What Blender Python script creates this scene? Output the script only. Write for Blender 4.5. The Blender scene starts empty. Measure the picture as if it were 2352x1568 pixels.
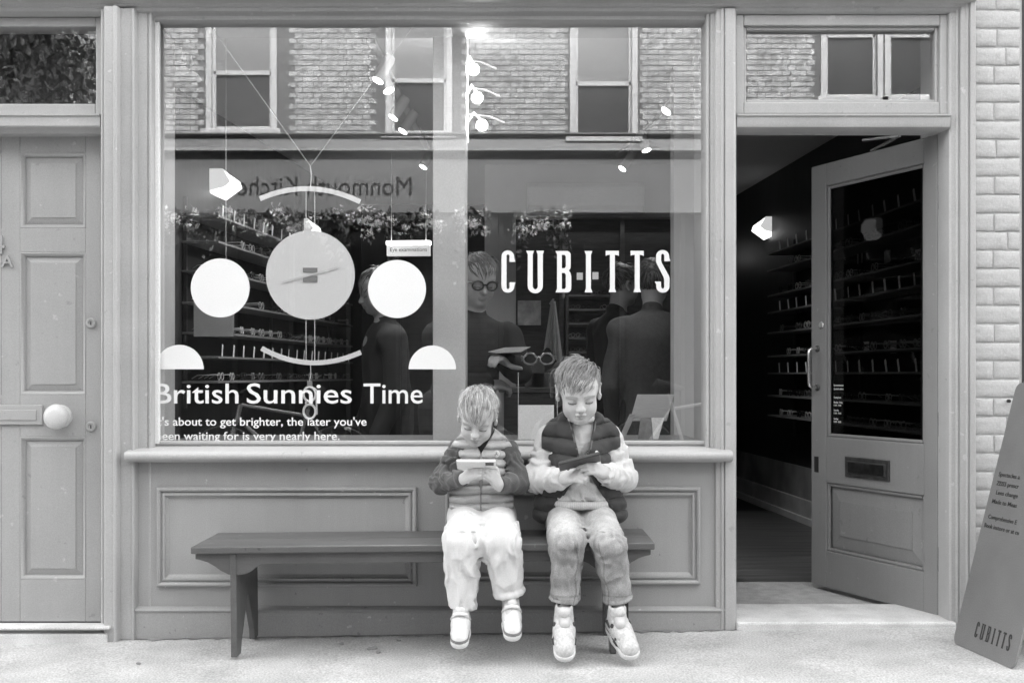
import bpy, bmesh, math, random
import numpy as np
from mathutils import Vector, Matrix, Euler

# ------------------------------------------------------------------ camera, sky, sun, exposure
scene = bpy.context.scene
COL = scene.collection
D_CAM, H_CAM, F_PX = 4.5, 1.066, 2545.0          # camera distance to shop front, eye height, focal length
cam_data = bpy.data.cameras.new('camera')
cam = bpy.data.objects.new('camera', cam_data); COL.objects.link(cam)
cam.location = (0, -D_CAM, H_CAM); cam.rotation_euler = (math.radians(90), 0, 0)
cam_data.sensor_width = 36.0; cam_data.lens = 36.0 * F_PX / 2352.0
cam_data.shift_y = 0.0322; cam_data.clip_start = 0.05; cam_data.clip_end = 500
scene.camera = cam

SUN_EL, SUN_STR, SKY_STR = 42.0, 1.05, 0.15
world = bpy.data.worlds.new('World'); scene.world = world; world.use_nodes = True
wn = world.node_tree
bgn = wn.nodes['Background']
sky = wn.nodes.new('ShaderNodeTexSky'); sky.sky_type = 'NISHITA'; sky.sun_disc = False
sky.sun_elevation = math.radians(SUN_EL); sky.sun_rotation = math.radians(8)
sky.air_density = 1.0; sky.dust_density = 3.0
bw = wn.nodes.new('ShaderNodeRGBToBW')           # the photograph is black and white
wn.links.new(sky.outputs[0], bw.inputs[0]); wn.links.new(bw.outputs[0], bgn.inputs[0])
bgn.inputs[1].default_value = SKY_STR
sun_data = bpy.data.lights.new('sun', 'SUN'); sun_data.energy = SUN_STR; sun_data.angle = math.radians(0.5)
sun = bpy.data.objects.new('sun', sun_data); COL.objects.link(sun)
# the sun stands behind the shop: it lights the far side of the street and leaves this side in shade
sun.rotation_euler = Euler((math.radians(-(90 - SUN_EL)), 0, math.radians(-8)), 'XYZ')
sun.location = (0, 30, 30)

scene.view_settings.view_transform = 'Standard'; scene.view_settings.look = 'None'
scene.view_settings.exposure = 3.97; scene.view_settings.gamma = 1.0
scene.cycles.use_denoising = True
scene.cycles.max_bounces = 8; scene.cycles.diffuse_bounces = 4; scene.cycles.glossy_bounces = 4
scene.cycles.transparent_max_bounces = 16; scene.cycles.caustics_reflective = False; scene.cycles.caustics_refractive = False
scene.cycles.sample_clamp_indirect = 6.0

# ------------------------------------------------------------------ helpers
def PX(px, Y): return (px - 1176.0) * (Y + D_CAM) / F_PX      # sight-line position at depth Y, in metres
def PZ(py, Y): return H_CAM - (py - 860.0) * (Y + D_CAM) / F_PX
def PT(px, py, Y): return Vector((PX(px, Y), Y, PZ(py, Y)))
def ground_z(x): return 0.021 + 0.016 * max(-4.0, min(4.0, x))

MATS = {}
def mat(name, g, rough=0.5, vary=0.06, scale=6.0, bump=0.0, bscale=60.0, grain=0.05, gscale=260.0, metal=0.0, spec=0.5, sheen=0.0, sss=0.0,
        stretch=(1, 1, 1), coat=0.0, chips=0.0):
    """grey procedural surface: slow tonal drift, fine speckle and optional relief"""
    if name in MATS: return MATS[name]
    m = bpy.data.materials.new(name); m.use_nodes = True; t = m.node_tree; n = t.nodes; l = t.links
    b = n['Principled BSDF']
    b.inputs['Roughness'].default_value = rough; b.inputs['Metallic'].default_value = metal
    b.inputs['Specular IOR Level'].default_value = spec
    if sheen: b.inputs['Sheen Weight'].default_value = sheen
    if coat: b.inputs['Coat Weight'].default_value = coat; b.inputs['Coat Roughness'].default_value = 0.15
    if sss:
        b.inputs['Subsurface Weight'].default_value = sss; b.inputs['Subsurface Radius'].default_value = (0.01, 0.01, 0.01)
        b.inputs['Subsurface Scale'].default_value = 0.6
    tc = n.new('ShaderNodeTexCoord'); mp = n.new('ShaderNodeMapping'); mp.inputs['Scale'].default_value = stretch
    l.new(tc.outputs['Object'], mp.inputs[0])
    no = n.new('ShaderNodeTexNoise'); no.inputs['Scale'].default_value = scale; no.inputs['Detail'].default_value = 6
    l.new(mp.outputs[0], no.inputs['Vector'])
    gr = n.new('ShaderNodeTexNoise'); gr.inputs['Scale'].default_value = gscale; gr.inputs['Detail'].default_value = 1
    l.new(tc.outputs['Object'], gr.inputs['Vector'])
    a1 = n.new('ShaderNodeMapRange'); a1.inputs[1].default_value = 0.3; a1.inputs[2].default_value = 0.7
    a1.inputs[3].default_value = 1 - vary; a1.inputs[4].default_value = 1 + vary
    l.new(no.outputs['Fac'], a1.inputs[0])
    a2 = n.new('ShaderNodeMapRange'); a2.inputs[1].default_value = 0.25; a2.inputs[2].default_value = 0.75
    a2.inputs[3].default_value = g * (1 - grain * 2); a2.inputs[4].default_value = g * (1 + grain * 2)
    l.new(gr.outputs['Fac'], a2.inputs[0])
    mu = n.new('ShaderNodeMath'); mu.operation = 'MULTIPLY'
    l.new(a1.outputs[0], mu.inputs[0]); l.new(a2.outputs[0], mu.inputs[1])
    out = mu.outputs[0]
    if chips:      # sparse scuffs, pale chips and long brush streaks in the coat of paint
        cn = n.new('ShaderNodeTexNoise'); cn.inputs['Scale'].default_value = 26; cn.inputs['Detail'].default_value = 3; l.new(tc.outputs['Object'], cn.inputs['Vector'])
        c1 = n.new('ShaderNodeMapRange'); c1.inputs[1].default_value = .70; c1.inputs[2].default_value = .73; c1.inputs[3].default_value = 1.0; c1.inputs[4].default_value = 1 + chips; l.new(cn.outputs['Fac'], c1.inputs[0])
        c2 = n.new('ShaderNodeMapRange'); c2.inputs[1].default_value = .27; c2.inputs[2].default_value = .31; c2.inputs[3].default_value = 1 - chips * .7; c2.inputs[4].default_value = 1.0; l.new(cn.outputs['Fac'], c2.inputs[0])
        sm = n.new('ShaderNodeMapping'); sm.inputs['Scale'].default_value = (22, 22, 1.2); l.new(tc.outputs['Object'], sm.inputs[0])
        sn = n.new('ShaderNodeTexNoise'); sn.inputs['Scale'].default_value = 2.0; sn.inputs['Detail'].default_value = 3; l.new(sm.outputs[0], sn.inputs['Vector'])
        c3 = n.new('ShaderNodeMapRange'); c3.inputs[1].default_value = .3; c3.inputs[2].default_value = .7; c3.inputs[3].default_value = .98; c3.inputs[4].default_value = 1.02; l.new(sn.outputs['Fac'], c3.inputs[0])
        for c_ in (c1, c2, c3):
            m2 = n.new('ShaderNodeMath'); m2.operation = 'MULTIPLY'; l.new(out, m2.inputs[0]); l.new(c_.outputs[0], m2.inputs[1]); out = m2.outputs[0]
    l.new(out, b.inputs['Base Color'])
    if bump:
        bn = n.new('ShaderNodeTexNoise'); bn.inputs['Scale'].default_value = bscale; bn.inputs['Detail'].default_value = 4
        l.new(mp.outputs[0], bn.inputs['Vector'])
        bp = n.new('ShaderNodeBump'); bp.inputs['Strength'].default_value = bump; bp.inputs['Distance'].default_value = 0.004
        l.new(bn.outputs['Fac'], bp.inputs['Height']); l.new(bp.outputs[0], b.inputs['Normal'])
    MATS[name] = m
    return m
def emit(name, s, g=0.8):
    if name in MATS: return MATS[name]
    m = bpy.data.materials.new(name); m.use_nodes = True; b = m.node_tree.nodes['Principled BSDF']
    b.inputs['Base Color'].default_value = (g, g, g, 1); b.inputs['Emission Color'].default_value = (1, 1, 1, 1)
    b.inputs['Emission Strength'].default_value = s
    MATS[name] = m; return m
def glass(name, fac, tint=1.0):
    if name in MATS: return MATS[name]
    m = bpy.data.materials.new(name); m.use_nodes = True; t = m.node_tree; n = t.nodes; l = t.links
    n.remove(n['Principled BSDF'])
    tr = n.new('ShaderNodeBsdfTransparent'); tr.inputs[0].default_value = (tint, tint, tint, 1)
    gl = n.new('ShaderNodeBsdfGlossy'); gl.inputs['Roughness'].default_value = 0.0; gl.inputs[0].default_value = (1, 1, 1, 1)
    fr = n.new('ShaderNodeLayerWeight'); fr.inputs[0].default_value = 0.5      # Schlick: the same from both sides of the pane
    pw = n.new('ShaderNodeMath'); pw.operation = 'POWER'; pw.inputs[1].default_value = 5.0; l.new(fr.outputs['Facing'], pw.inputs[0])
    ad = n.new('ShaderNodeMath'); ad.operation = 'MULTIPLY_ADD'; ad.use_clamp = True; ad.inputs[1].default_value = 1 - fac; ad.inputs[2].default_value = fac
    l.new(pw.outputs[0], ad.inputs[0])
    mx = n.new('ShaderNodeMixShader'); l.new(ad.outputs[0], mx.inputs[0]); l.new(tr.outputs[0], mx.inputs[1]); l.new(gl.outputs[0], mx.inputs[2])
    l.new(mx.outputs[0], n['Material Output'].inputs[0])
    MATS[name] = m; return m

def link(name, me, m=None, parent=None, smooth=False, bevel=0.0):
    o = bpy.data.objects.new(name, me); COL.objects.link(o)
    if m is not None:
        me.materials.clear(); me.materials.append(m)
    if smooth and len(me.polygons): me.polygons.foreach_set('use_smooth', [True] * len(me.polygons))
    if bevel:
        b = o.modifiers.new('edge', 'BEVEL'); b.width = bevel; b.segments = 2; b.limit_method = 'ANGLE'; b.angle_limit = math.radians(40)
    if parent is not None: o.parent = parent
    return o
def tag(o, label=None, cat=None, group=None, kind=None):
    if label: o['label'] = label
    if cat: o['category'] = cat
    if group: o['group'] = group
    if kind: o['kind'] = kind
    return o
def empty(name, loc=(0, 0, 0), rz=0.0, label=None, cat=None, group=None):
    o = bpy.data.objects.new(name, None); COL.objects.link(o); o.empty_display_size = 0.1
    o.location = loc; o.rotation_euler = (0, 0, rz)
    return tag(o, label, cat, group)

class MB:
    """collects solid pieces of ONE object"""
    def __init__(s): s.v = []; s.f = []
    def add(s, vs, fs):
        n = len(s.v); s.v += [tuple(v) for v in vs]; s.f += [tuple(i + n for i in f) for f in fs]; return s
    def box(s, x0, x1, y0, y1, z0, z1, M=None):
        vs = [Vector(p) for p in ((x0,y0,z0),(x1,y0,z0),(x1,y1,z0),(x0,y1,z0),(x0,y0,z1),(x1,y0,z1),(x1,y1,z1),(x0,y1,z1))]
        if M is not None: vs = [M @ v for v in vs]
        return s.add(vs, [(0,3,2,1),(4,5,6,7),(0,1,5,4),(1,2,6,5),(2,3,7,6),(3,0,4,7)])
    def prism(s, pts, axis, a, b):
        """closed 2-D outline extruded along an axis: 'z' takes (x,y), 'y' takes (x,z), 'x' takes (y,z)"""
        n = len(pts)
        ar = sum(pts[i][0] * pts[(i + 1) % n][1] - pts[(i + 1) % n][0] * pts[i][1] for i in range(n))
        if axis == 'y': ar = -ar
        if ar < 0: pts = pts[::-1]
        if axis == 'z': lo = [(p[0], p[1], a) for p in pts]; hi = [(p[0], p[1], b) for p in pts]
        elif axis == 'y': lo = [(p[0], a, p[1]) for p in pts]; hi = [(p[0], b, p[1]) for p in pts]
        else: lo = [(a, p[0], p[1]) for p in pts]; hi = [(b, p[0], p[1]) for p in pts]
        fs = [tuple(range(n))[::-1], tuple(range(n, 2 * n))] + [(i, (i + 1) % n, n + (i + 1) % n, n + i) for i in range(n)]
        return s.add(lo + hi, fs)
    def tube(s, path, r, n=8, cap=True):
        path = [Vector(p) for p in path]; k = len(path)
        rs = r if isinstance(r, (list, tuple)) else [r] * k
        vs = []; up = None
        for i, p in enumerate(path):
            t = (path[min(i + 1, k - 1)] - path[max(i - 1, 0)]).normalized()
            if up is None:
                a = Vector((0, 0, 1)) if abs(t.z) < 0.9 else Vector((1, 0, 0)); up = (a - t * a.dot(t)).normalized()
            else:
                up = (up - t * up.dot(t)).normalized()
            q = t.cross(up)
            for j in range(n):
                an = 2 * math.pi * j / n; vs.append(p + (up * math.cos(an) + q * math.sin(an)) * rs[i])
        fs = [(i * n + j, i * n + (j + 1) % n, (i + 1) * n + (j + 1) % n, (i + 1) * n + j) for i in range(k - 1) for j in range(n)]
        if cap: fs += [tuple(range(n))[::-1], tuple((k - 1) * n + j for j in range(n))]
        return s.add(vs, fs)
    def lathe(s, prof, c, axis='z', n=24, M=None):
        """prof: (radius, height) pairs turned round an axis through c"""
        vs = []
        for r, h in prof:
            for j in range(n):
                a = 2 * math.pi * j / n; u, w = r * math.cos(a), r * math.sin(a)
                p = Vector({'z': (u, w, h), 'y': (u, h, -w), 'x': (h, u, w)}[axis])
                vs.append((M @ p if M is not None else p) + Vector(c))
        k = len(prof)
        fs = [(i * n + j, i * n + (j + 1) % n, (i + 1) * n + (j + 1) % n, (i + 1) * n + j) for i in range(k - 1) for j in range(n)]
        fs += [tuple(range(n))[::-1], tuple((k - 1) * n + j for j in range(n))]
        return s.add(vs, fs)
    def mesh(s, name='m'):
        me = bpy.data.meshes.new(name); me.from_pydata(s.v, [], s.f); me.update(); return me
    def build(s, name, m, parent=None, smooth=False, bevel=0.0):
        return link(name, s.mesh(name), m, parent, smooth, bevel)
def smooth_by_angle(o, deg=40):
    me = o.data; me.polygons.foreach_set('use_smooth', [True] * len(me.polygons))
    try: me.set_sharp_from_angle(angle=math.radians(deg))
    except Exception: pass
    return o

def bead(cx, y, r, n=6, a0=180, a1=360):
    return [(cx + r * math.cos(math.radians(a0 + (a1 - a0) * i / n)), y + r * math.sin(math.radians(a0 + (a1 - a0) * i / n))) for i in range(n + 1)]

def text(name, body, m, parent, x0, x1, zbase, y, cap=None, thick=0.0, ext=0.0006, align='L', rot=None):
    """raised or cut lettering standing upright and facing the street, fitted between x0 and x1"""
    cu = bpy.data.curves.new(name, 'FONT'); cu.body = body; cu.size = 1.0; cu.extrude = 0; cu.offset = thick; cu.resolution_u = 3
    o = bpy.data.objects.new(name, cu); COL.objects.link(o); cu.materials.append(m)
    bpy.context.view_layer.update()
    bb = [Vector(c) for c in o.bound_box]; w = max(b.x for b in bb) - min(b.x for b in bb); mnx = min(b.x for b in bb)
    sx = abs(x1 - x0) / w; sy = sx if cap is None else cap / 0.729
    cu.extrude = ext / max(1e-6, (sx + sy) / 2)
    flip = x1 < x0
    o.scale = (sx, sy, (sx + sy) / 2)
    o.rotation_euler = (math.radians(90), 0, math.radians(180) if flip else 0)
    o.location = (x0 - mnx * sx * (-1 if flip else 1), y, zbase)
    return to_mesh(o, parent)
def to_mesh(o, parent):
    """turn drawn lettering into a plain mesh object"""
    bpy.context.view_layer.update()
    nm = o.name; me = bpy.data.meshes.new_from_object(o); mw = o.matrix_basis.copy(); cu = o.data
    nm0 = nm.split('.')[0]
    bpy.data.objects.remove(o); bpy.data.curves.remove(cu); me.name = nm0
    q = bpy.data.objects.new(nm0, me); COL.objects.link(q); q.matrix_basis = mw
    if parent is not None: q.parent = parent
    return q

def outline(name, polys, m, parent, ext=0.0006):
    """flat lettering or sticker from closed outlines given as (x, z) in metres around its own origin; facing -Y"""
    cu = bpy.data.curves.new(name, 'CURVE'); cu.dimensions = '2D'; cu.fill_mode = 'BOTH'; cu.extrude = ext
    for pts in polys:
        sp = cu.splines.new('POLY'); sp.points.add(len(pts) - 1)
        for i, p in enumerate(pts): sp.points[i].co = (p[0], p[1], 0, 1)
        sp.use_cyclic_u = True
    cu.materials.append(m)
    o = bpy.data.objects.new(name, cu); COL.objects.link(o); o.rotation_euler = (math.radians(90), 0, 0)
    return to_mesh(o, parent)
def arc(cx, cy, rx, ry, a0, a1, n=10):
    return [(cx + rx * math.cos(math.radians(a0 + (a1 - a0) * i / n)), cy + ry * math.sin(math.radians(a0 + (a1 - a0) * i / n))) for i in range(n + 1)]
# the shop's lettering, drawn letter by letter (x right, y down, arbitrary units, 140..682 tall)
LETTERS = [
 [[(183,288),(258,288),(243,250)] + arc(162,225,80,80,0,-180) + arc(163,595,81,80,180,0) + [(246,578),(258,545),(183,545)] + arc(164,605,19,24,0,180) + arc(164,215,19,22,180,360)],
 [[(390,150),(492,150),(474,195)] + arc(505,590,32,42,180,0) + [(535,195),(518,150),(615,150),(600,195)] + arc(505,590,95,92,0,180) + [(412,195)]],
 [[(758,153),(895,153)] + arc(900,203,49,50,-90,0,6) + [(949,330),(945,370),(926,398),(945,425),(956,470)] + arc(907,620,49,50,0,90,6) + [(758,670),(778,625),(778,195)],
  [(838,200),(872,200),(888,222),(888,345),(872,368),(838,368)], [(838,427),(872,427),(888,450),(888,605),(872,628),(838,628)]],
 [[(1122,153),(1220,153),(1202,200),(1202,622),(1222,670),(1122,670),(1140,622),(1140,200)]],
]
_T = [(1387,150),(1552,150),(1552,217),(1535,205),(1502,200),(1502,622),(1520,668),(1423,668),(1440,622),(1440,200),(1408,203),(1388,215)]
LETTERS += [[_T], [[(x + 311, y) for x, y in _T]]]
LETTERS += [[[(2122,283),(2200,278),(2185,245)] + arc(2100,218,82,78,0,-180) + [(2017,280),(2024,305),(2112,480),(2120,515)] + arc(2101,600,19,24,0,180)
            + [(2080,535),(2000,535),(2020,570)] + arc(2103,598,82,77,180,0) + [(2187,500),(2180,465),(2090,305),(2081,270)] + arc(2101,215,20,27,180,360)]]

# ------------------------------------------------------------------ materials
paint = mat('shop paint', 0.43, 0.36, 0.08, 3.0, bump=0.06, bscale=120, grain=0.05, chips=.25)
paint_riser = mat('shop paint worn', 0.355, 0.42, 0.09, 2.5, bump=0.08, bscale=90, grain=0.06, chips=.45)
door_paint = mat('front door paint', 0.38, 0.42, 0.07, 2.5, bump=0.06, bscale=110, grain=0.05, chips=.25)
shop_door_paint = mat('shop door paint', 0.25, 0.45, 0.07, 2.5, bump=0.06, bscale=110, grain=0.05, chips=.25)
white_paint = mat('white paint', 0.75, 0.45, 0.03, 4.0)
brick_paint = mat('painted brick', 0.48, 0.62, 0.10, 14.0, bump=0.6, bscale=70, grain=0.05, gscale=180)
mortar_paint = mat('painted mortar', 0.44, 0.7, 0.10, 20.0, bump=0.5, bscale=120)
stone = mat('stone step', 0.62, 0.7, 0.14, 9.0, bump=0.35, bscale=80, grain=0.08, gscale=200)
concrete = mat('pavement concrete', 0.46, 0.85, 0.16, 4.5, bump=0.6, bscale=110, grain=0.16, gscale=140)
asphalt = mat('asphalt', 0.06, 0.9, 0.2, 3.0, bump=0.5, bscale=160)
vinyl = mat('white vinyl', 0.80, 0.45, 0.02, 4.0, grain=0.02)
brass = mat('dull brass', 0.45, 0.28, 0.1, 30.0, metal=1.0)
bright_metal = mat('polished metal', 0.75, 0.2, 0.05, 30.0, metal=1.0)
black_metal = mat('black metal', 0.02, 0.4, 0.1, 20.0)
dark_wall = mat('dark shop wall', 0.028, 0.5, 0.2, 5.0, stretch=(4, 4, 0.6))
dark_wood = mat('dark wood', 0.05, 0.45, 0.35, 8.0, stretch=(1, 1, 8), grain=0.05)
white_wall = mat('white shop wall', 0.55, 0.7, 0.05, 3.0)
ceil_mat = mat('ceiling white', 0.62, 0.8, 0.04, 2.0)
bench_paint = mat('bench paint', 0.105, 0.42, 0.14, 5.0, bump=0.12, bscale=50, grain=0.07, stretch=(0.4, 3, 3), chips=.6)
shop_glass = glass('shop window glass', 0.095)
# ------------------------------------------------------------------ ground, pavement, road
def ground_sheet(name, y0, y1, dz, m, x0=-60, x1=60, ny=2):
    xs = [x0, -4, -3, -2, -1, 0, 1, 2, 3, 4, x1]; mb = MB(); vs = []; fs = []
    for i, x in enumerate(xs): vs += [(x, y0, ground_z(x) + dz), (x, y1, ground_z(x) + dz)]
    for i in range(len(xs) - 1): fs.append((2 * i, 2 * i + 2, 2 * i + 3, 2 * i + 1))
    mb.add(vs, fs); return tag(mb.build(name, m), kind='structure')
ground_sheet('ground', -90, 60, -0.16, asphalt)
tag(ground_sheet('pavement', -2.6, 0.4, 0.0, concrete), 'pale smooth pavement in front of the shop', kind='structure')
ground_sheet('road', -8.6, -2.75, -0.03, asphalt)
ground_sheet('far_pavement', -10.8, -8.75, -0.004, concrete)
kerb_stone = mat('kerb stone', 0.35, 0.8, 0.12, 6.0, bump=0.4)
for nm, ya, yb in (('kerb', -2.75, -2.6), ('far_kerb', -8.75, -8.6)):
    k = MB()
    for i in range(-9, 10):
        k.box(i * 0.9, i * 0.9 + 0.89, ya, yb, ground_z(i * 0.9) - 0.15, ground_z(i * 0.9) + 0.003)
    tag(k.build(nm, kerb_stone, bevel=0.012), kind='structure')

# ------------------------------------------------------------------ the shop building
shop = empty('shop_building', (0, 0, 0), 0, 'grey painted wooden shopfront with large display window and open glazed door', 'building')
def X0(px, y=0.0): return PX(px, y)

# jambs and pilasters: vertical mouldings drawn as a plan outline (picture column -> metres, depth)
def jamb(name, prof, z0, z1, m=paint, parent=shop):
    pts = [(PX(px, 0.0), y) for px, y in prof]
    return smooth_by_angle(MB().prism(pts, 'z', z0, z1).build(name, m, parent), 35)
R = 565.5
def bd(px, y, rpx, side=0):   # half-round bead in profile, picture units wide
    r = rpx / R
    return [(px + rpx * math.cos(math.radians(a)), y - r * math.sin(math.radians(a))) for a in (180, 150, 120, 90, 60, 30, 0)]
TOPZ = PZ(16, -0.05)
jamb('pilaster', [(229, 0.30), (229, 0.03), (233, 0.0)] + bd(239, -0.012, 4.5) + [(246, -0.012), (249, -0.05), (252, -0.055)] + [(270, -0.055)] + bd(276, -0.055, 4.5)
     + [(282, -0.05), (283, -0.028), (306, -0.028)] + bd(311, -0.028, 4.0) + [(316, -0.02), (317, 0.0), (338, 0.002)] + bd(344, 0.006, 4.5) + [(350, 0.02), (350, 0.30)], -0.05, TOPZ)
jamb('pilaster', [(1622, 0.30), (1622, 0.03)] + bd(1627, 0.012, 4) + [(1633, 0.002), (1640, 0.002), (1643, -0.016), (1652, -0.02)] + bd(1657, -0.02, 4.5)
     + [(1663, -0.03), (1680, -0.03), (1685, -0.026), (1689, -0.018), (1690, -0.006), (1690, 0.30)], -0.02, TOPZ)
jamb('pilaster', [(2177, 0.30), (2177, 0.03), (2180, 0.0), (2184, -0.006), (2193, -0.006)] + bd(2197, -0.008, 3.5) + [(2201, -0.025), (2211, -0.028)] + bd(2215, -0.03, 3.5)
     + [(2219, -0.046), (2228, -0.048), (2232, -0.04), (2234, 0.02), (2234, 0.30)], 0.0, PZ(-140, -0.05))
# entablature: horizontal mouldings drawn as a section (depth, height) and run along the front
def run(name, sec, x0, x1, m=paint, parent=shop):
    return smooth_by_angle(MB().prism(sec, 'x', x0, x1).build(name, m, parent), 35)
zt = lambda py: H_CAM + (860 - py) / R
run('fascia', [(0.28, zt(31)), (0.0, zt(31)), (-0.012, zt(28)), (-0.016, zt(22)), (-0.03, zt(20)), (-0.034, zt(15)), (-0.062, zt(12)), (-0.062, zt(-60)), (-0.09, zt(-64)), (-0.09, zt(-240)), (0.28, zt(-240))],
    -3.2, X0(2229))
run('window_head', [(0.26, zt(44)), (0.03, zt(44)), (0.022, zt(41)), (0.022, zt(34)), (0.004, zt(31.5)), (0.26, zt(31.5))], X0(350), X0(1622))
# upper storeys: brick wall that rises out of the picture (keeps the low sun off the pavement)
dark_brick = mat('stock brick', 0.30, 0.8, 0.2, 8.0, bump=0.5, bscale=40)
up = MB().box(-30, 30, 0.0, 8.0, zt(-240) + 0.002, 12.9)
up.build('upper_wall', dark_brick, shop)
MB().box(-30, -3.2, 0.0, 0.3, -0.2, zt(-240)).build('neighbour_wall', dark_brick, shop)
MB().box(PX(2345, 0), 30, 0.14, 0.4, -0.2, zt(-240)).build('neighbour_wall', mat('dark neighbour paint', 0.045, 0.5, 0.1, 3), shop)

# stall riser under the window
zs = lambda py, y=0.0: PZ(py, y)
sr_x0, sr_x1 = X0(304), X0(1671)
riser = MB().box(sr_x0, sr_x1, 0.0, 0.25, -0.06, zs(1056)).build('stall_riser', paint_riser, shop, bevel=0.004)
run('plinth', [(0.002, -0.06), (-0.022, -0.06), (-0.022, zs(1404)), (-0.026, zs(1402)), (-0.028, zs(1398)), (-0.022, zs(1394.5)), (-0.008, zs(1392)), (0.002, zs(1391))], sr_x0 + 0.012, sr_x1 + 0.002, paint_riser, riser)
MB().box(sr_x0 - 0.012, sr_x0 + 0.010, -0.014, 0.1, -0.05, zs(1064)).build('corner_bead', paint_riser, riser, bevel=0.006)
def frame_moulding(x0, x1, z0, z1):
    """mitred picture-frame moulding planted on the riser: section across (distance inwards, proud)"""
    sec = [(0.0, 0.0), (0.0, 0.016), (0.004, 0.022), (0.010, 0.024), (0.016, 0.020), (0.018, 0.012), (0.020, 0.010), (0.026, 0.017), (0.033, 0.017), (0.036, 0.008), (0.044, 0.004), (0.048, 0.0)]
    mb = MB(); vs = []; n = len(sec)
    for cx, cz, sx, sz in ((x0, z0, 1, 1), (x1, z0, -1, 1), (x1, z1, -1, -1), (x0, z1, 1, -1)):
        for d, h in sec: vs.append((cx + sx * d, 0.001 - h, cz + sz * d))
    fs = []
    for k in range(4):
        a, b = k * n, ((k + 1) % 4) * n
        for i in range(n - 1): fs.append((a + i, b + i, b + i + 1, a + i + 1))
    mb.add(vs, fs); o = mb.build('panel_moulding', paint_riser, riser); return smooth_by_angle(o, 30)
frame_moulding(X0(362), X0(958), zs(1345), zs(1118))
frame_moulding(X0(1023), X0(1608), zs(1340), zs(1117))
# sill with rounded nosing
s_x0, s_x1 = X0(300), X0(1675)
run('sill', [(0.24, zs(1057)), (-0.035, zs(1057)), (-0.035, zs(1061, -.03)), (-0.052, zs(1060, -.05))] +
    [(-0.060 - 0.020 * math.sin(math.radians(a)), zs(1047, -.06) - 0.020 * math.cos(math.radians(a))) for a in (0, 30, 60, 90, 120, 150)] +
    [(-0.05, zs(1036, -.05)), (-0.02, zs(1031, -.02)), (0.045, zs(1026)), (0.045, zs(1020, .04)), (0.24, zs(1020, .04))], s_x0, s_x1)
# window: one large pane, beads, lettering
window = MB().box(PX(351, .03), PX(369, .055), 0.036, 0.056, zs(1019, .04), zt(44)).build('window', white_paint, shop, bevel=0.003)
MB().box(PX(369, .055) + .001, PX(1621, .03), 0.038, 0.056, zs(1021, .04), zs(1012, .05)).build('bottom_bead', paint, window, bevel=0.004)
GY = 0.070
pane = MB().box(PX(349, GY), PX(1624, GY), GY, GY + 0.006, zs(1022, GY), PZ(40, GY)).build('pane', shop_glass, window)
def sticker(name, pts, y=GY - 0.0018):
    o = outline(name, [pts], vinyl, window); o.location = (0, y, 0); return o
def circ(cx, cy, r, a0=0, a1=360, n=64):
    return [(PX(cx + r * math.cos(math.radians(a0 + (a1 - a0) * i / n)), GY), PZ(cy - r * math.sin(math.radians(a0 + (a1 - a0) * i / n)), GY)) for i in range(n + (0 if a1 - a0 == 360 else 1))]
sticker('disc_sticker', circ(506, 661.5, 67.5)); sticker('disc_sticker', circ(912, 664, 66.5))
sticker('half_disc_sticker', circ(412, 848, 56, 0, 180)); sticker('half_disc_sticker', circ(993, 848, 54.5, 0, 180))
ty = GY - 0.0018
for w_, a_, b_ in (('British', 357, 548), ('Sunnies', 567, 808), ('Time', 835, 971)):
    text('headline_lettering', w_, vinyl, window, PX(a_, GY), PX(b_, GY), PZ(926, GY), ty, cap=48 / R * 1.016, thick=0.006)
text('message_lettering', "It's about to get brighter, the later you've", vinyl, window, PX(357, GY), PX(842, GY), PZ(977, GY), ty, cap=19.5 / R * 1.016, thick=0.010)
text('message_lettering', 'been waiting for is very nearly here.', vinyl, window, PX(359, GY), PX(780, GY), PZ(1010, GY), ty, cap=19.5 / R * 1.016, thick=0.010)
def zl(x, y): return (PX((1160 + x / 5.345) * 0.98, GY), PZ((560 + y / 5.345) * 0.98, GY))
for polys in LETTERS:
    o = outline('shop_name_letter', [[zl(*p) for p in pl] for pl in polys], vinyl, window); o.location = (0, ty, 0)

# fanlight and frame over the shop door
FY = 0.05
fan = MB()
fx0, fx1, fz0, fz1 = PX(1690, .01), PX(2177, .01), PZ(262, .01), PZ(33, .01)
gx0, gx1, gz0, gz1 = PX(1704, FY), PX(2151, FY), PZ(240, FY), PZ(66, FY)
fan.box(fx0, gx0, 0.012, 0.09, fz0, fz1).box(gx1, fx1, 0.012, 0.09, fz0, fz1).box(gx0, gx1, 0.0125, 0.09, fz0, gz0).box(gx0, gx1, 0.0125, 0.09, gz1, fz1)
fanlight = fan.build('fanlight', paint, shop, bevel=0.005)
fb = MB(); w = 0.014
for a in ((gx0, gx0 + w, gz0, gz1), (gx1 - w, gx1, gz0, gz1), (gx0 + w, gx1 - w, gz0, gz0 + w), (gx0 + w, gx1 - w, gz1 - w, gz1)):
    fb.box(a[0], a[1], 0.030, 0.06, a[2], a[3])
fb.build('glazing_bead', paint, fanlight, bevel=0.004)
MB().box(gx0 - .005, gx1 + .005, 0.058, 0.064, gz0 - .005, gz1 + .005).build('pane', shop_glass, fanlight)
run('transom', [(0.12, PZ(297, 0)), (0.0, PZ(297, 0)), (-0.014, PZ(294, 0)), (-0.018, PZ(288, 0)), (-0.018, PZ(272, 0)), (-0.026, PZ(269, 0)), (-0.026, PZ(265.5, 0)), (0.0, PZ(263, 0)), (0.12, PZ(263, 0))], fx0, fx1)
# stone threshold and lobby mat
MB().box(PX(1688, 0), PX(2190, 0), -0.035, 0.33, -0.05, PZ(1428, -.03)).build('threshold', stone, shop, bevel=0.008)

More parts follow.
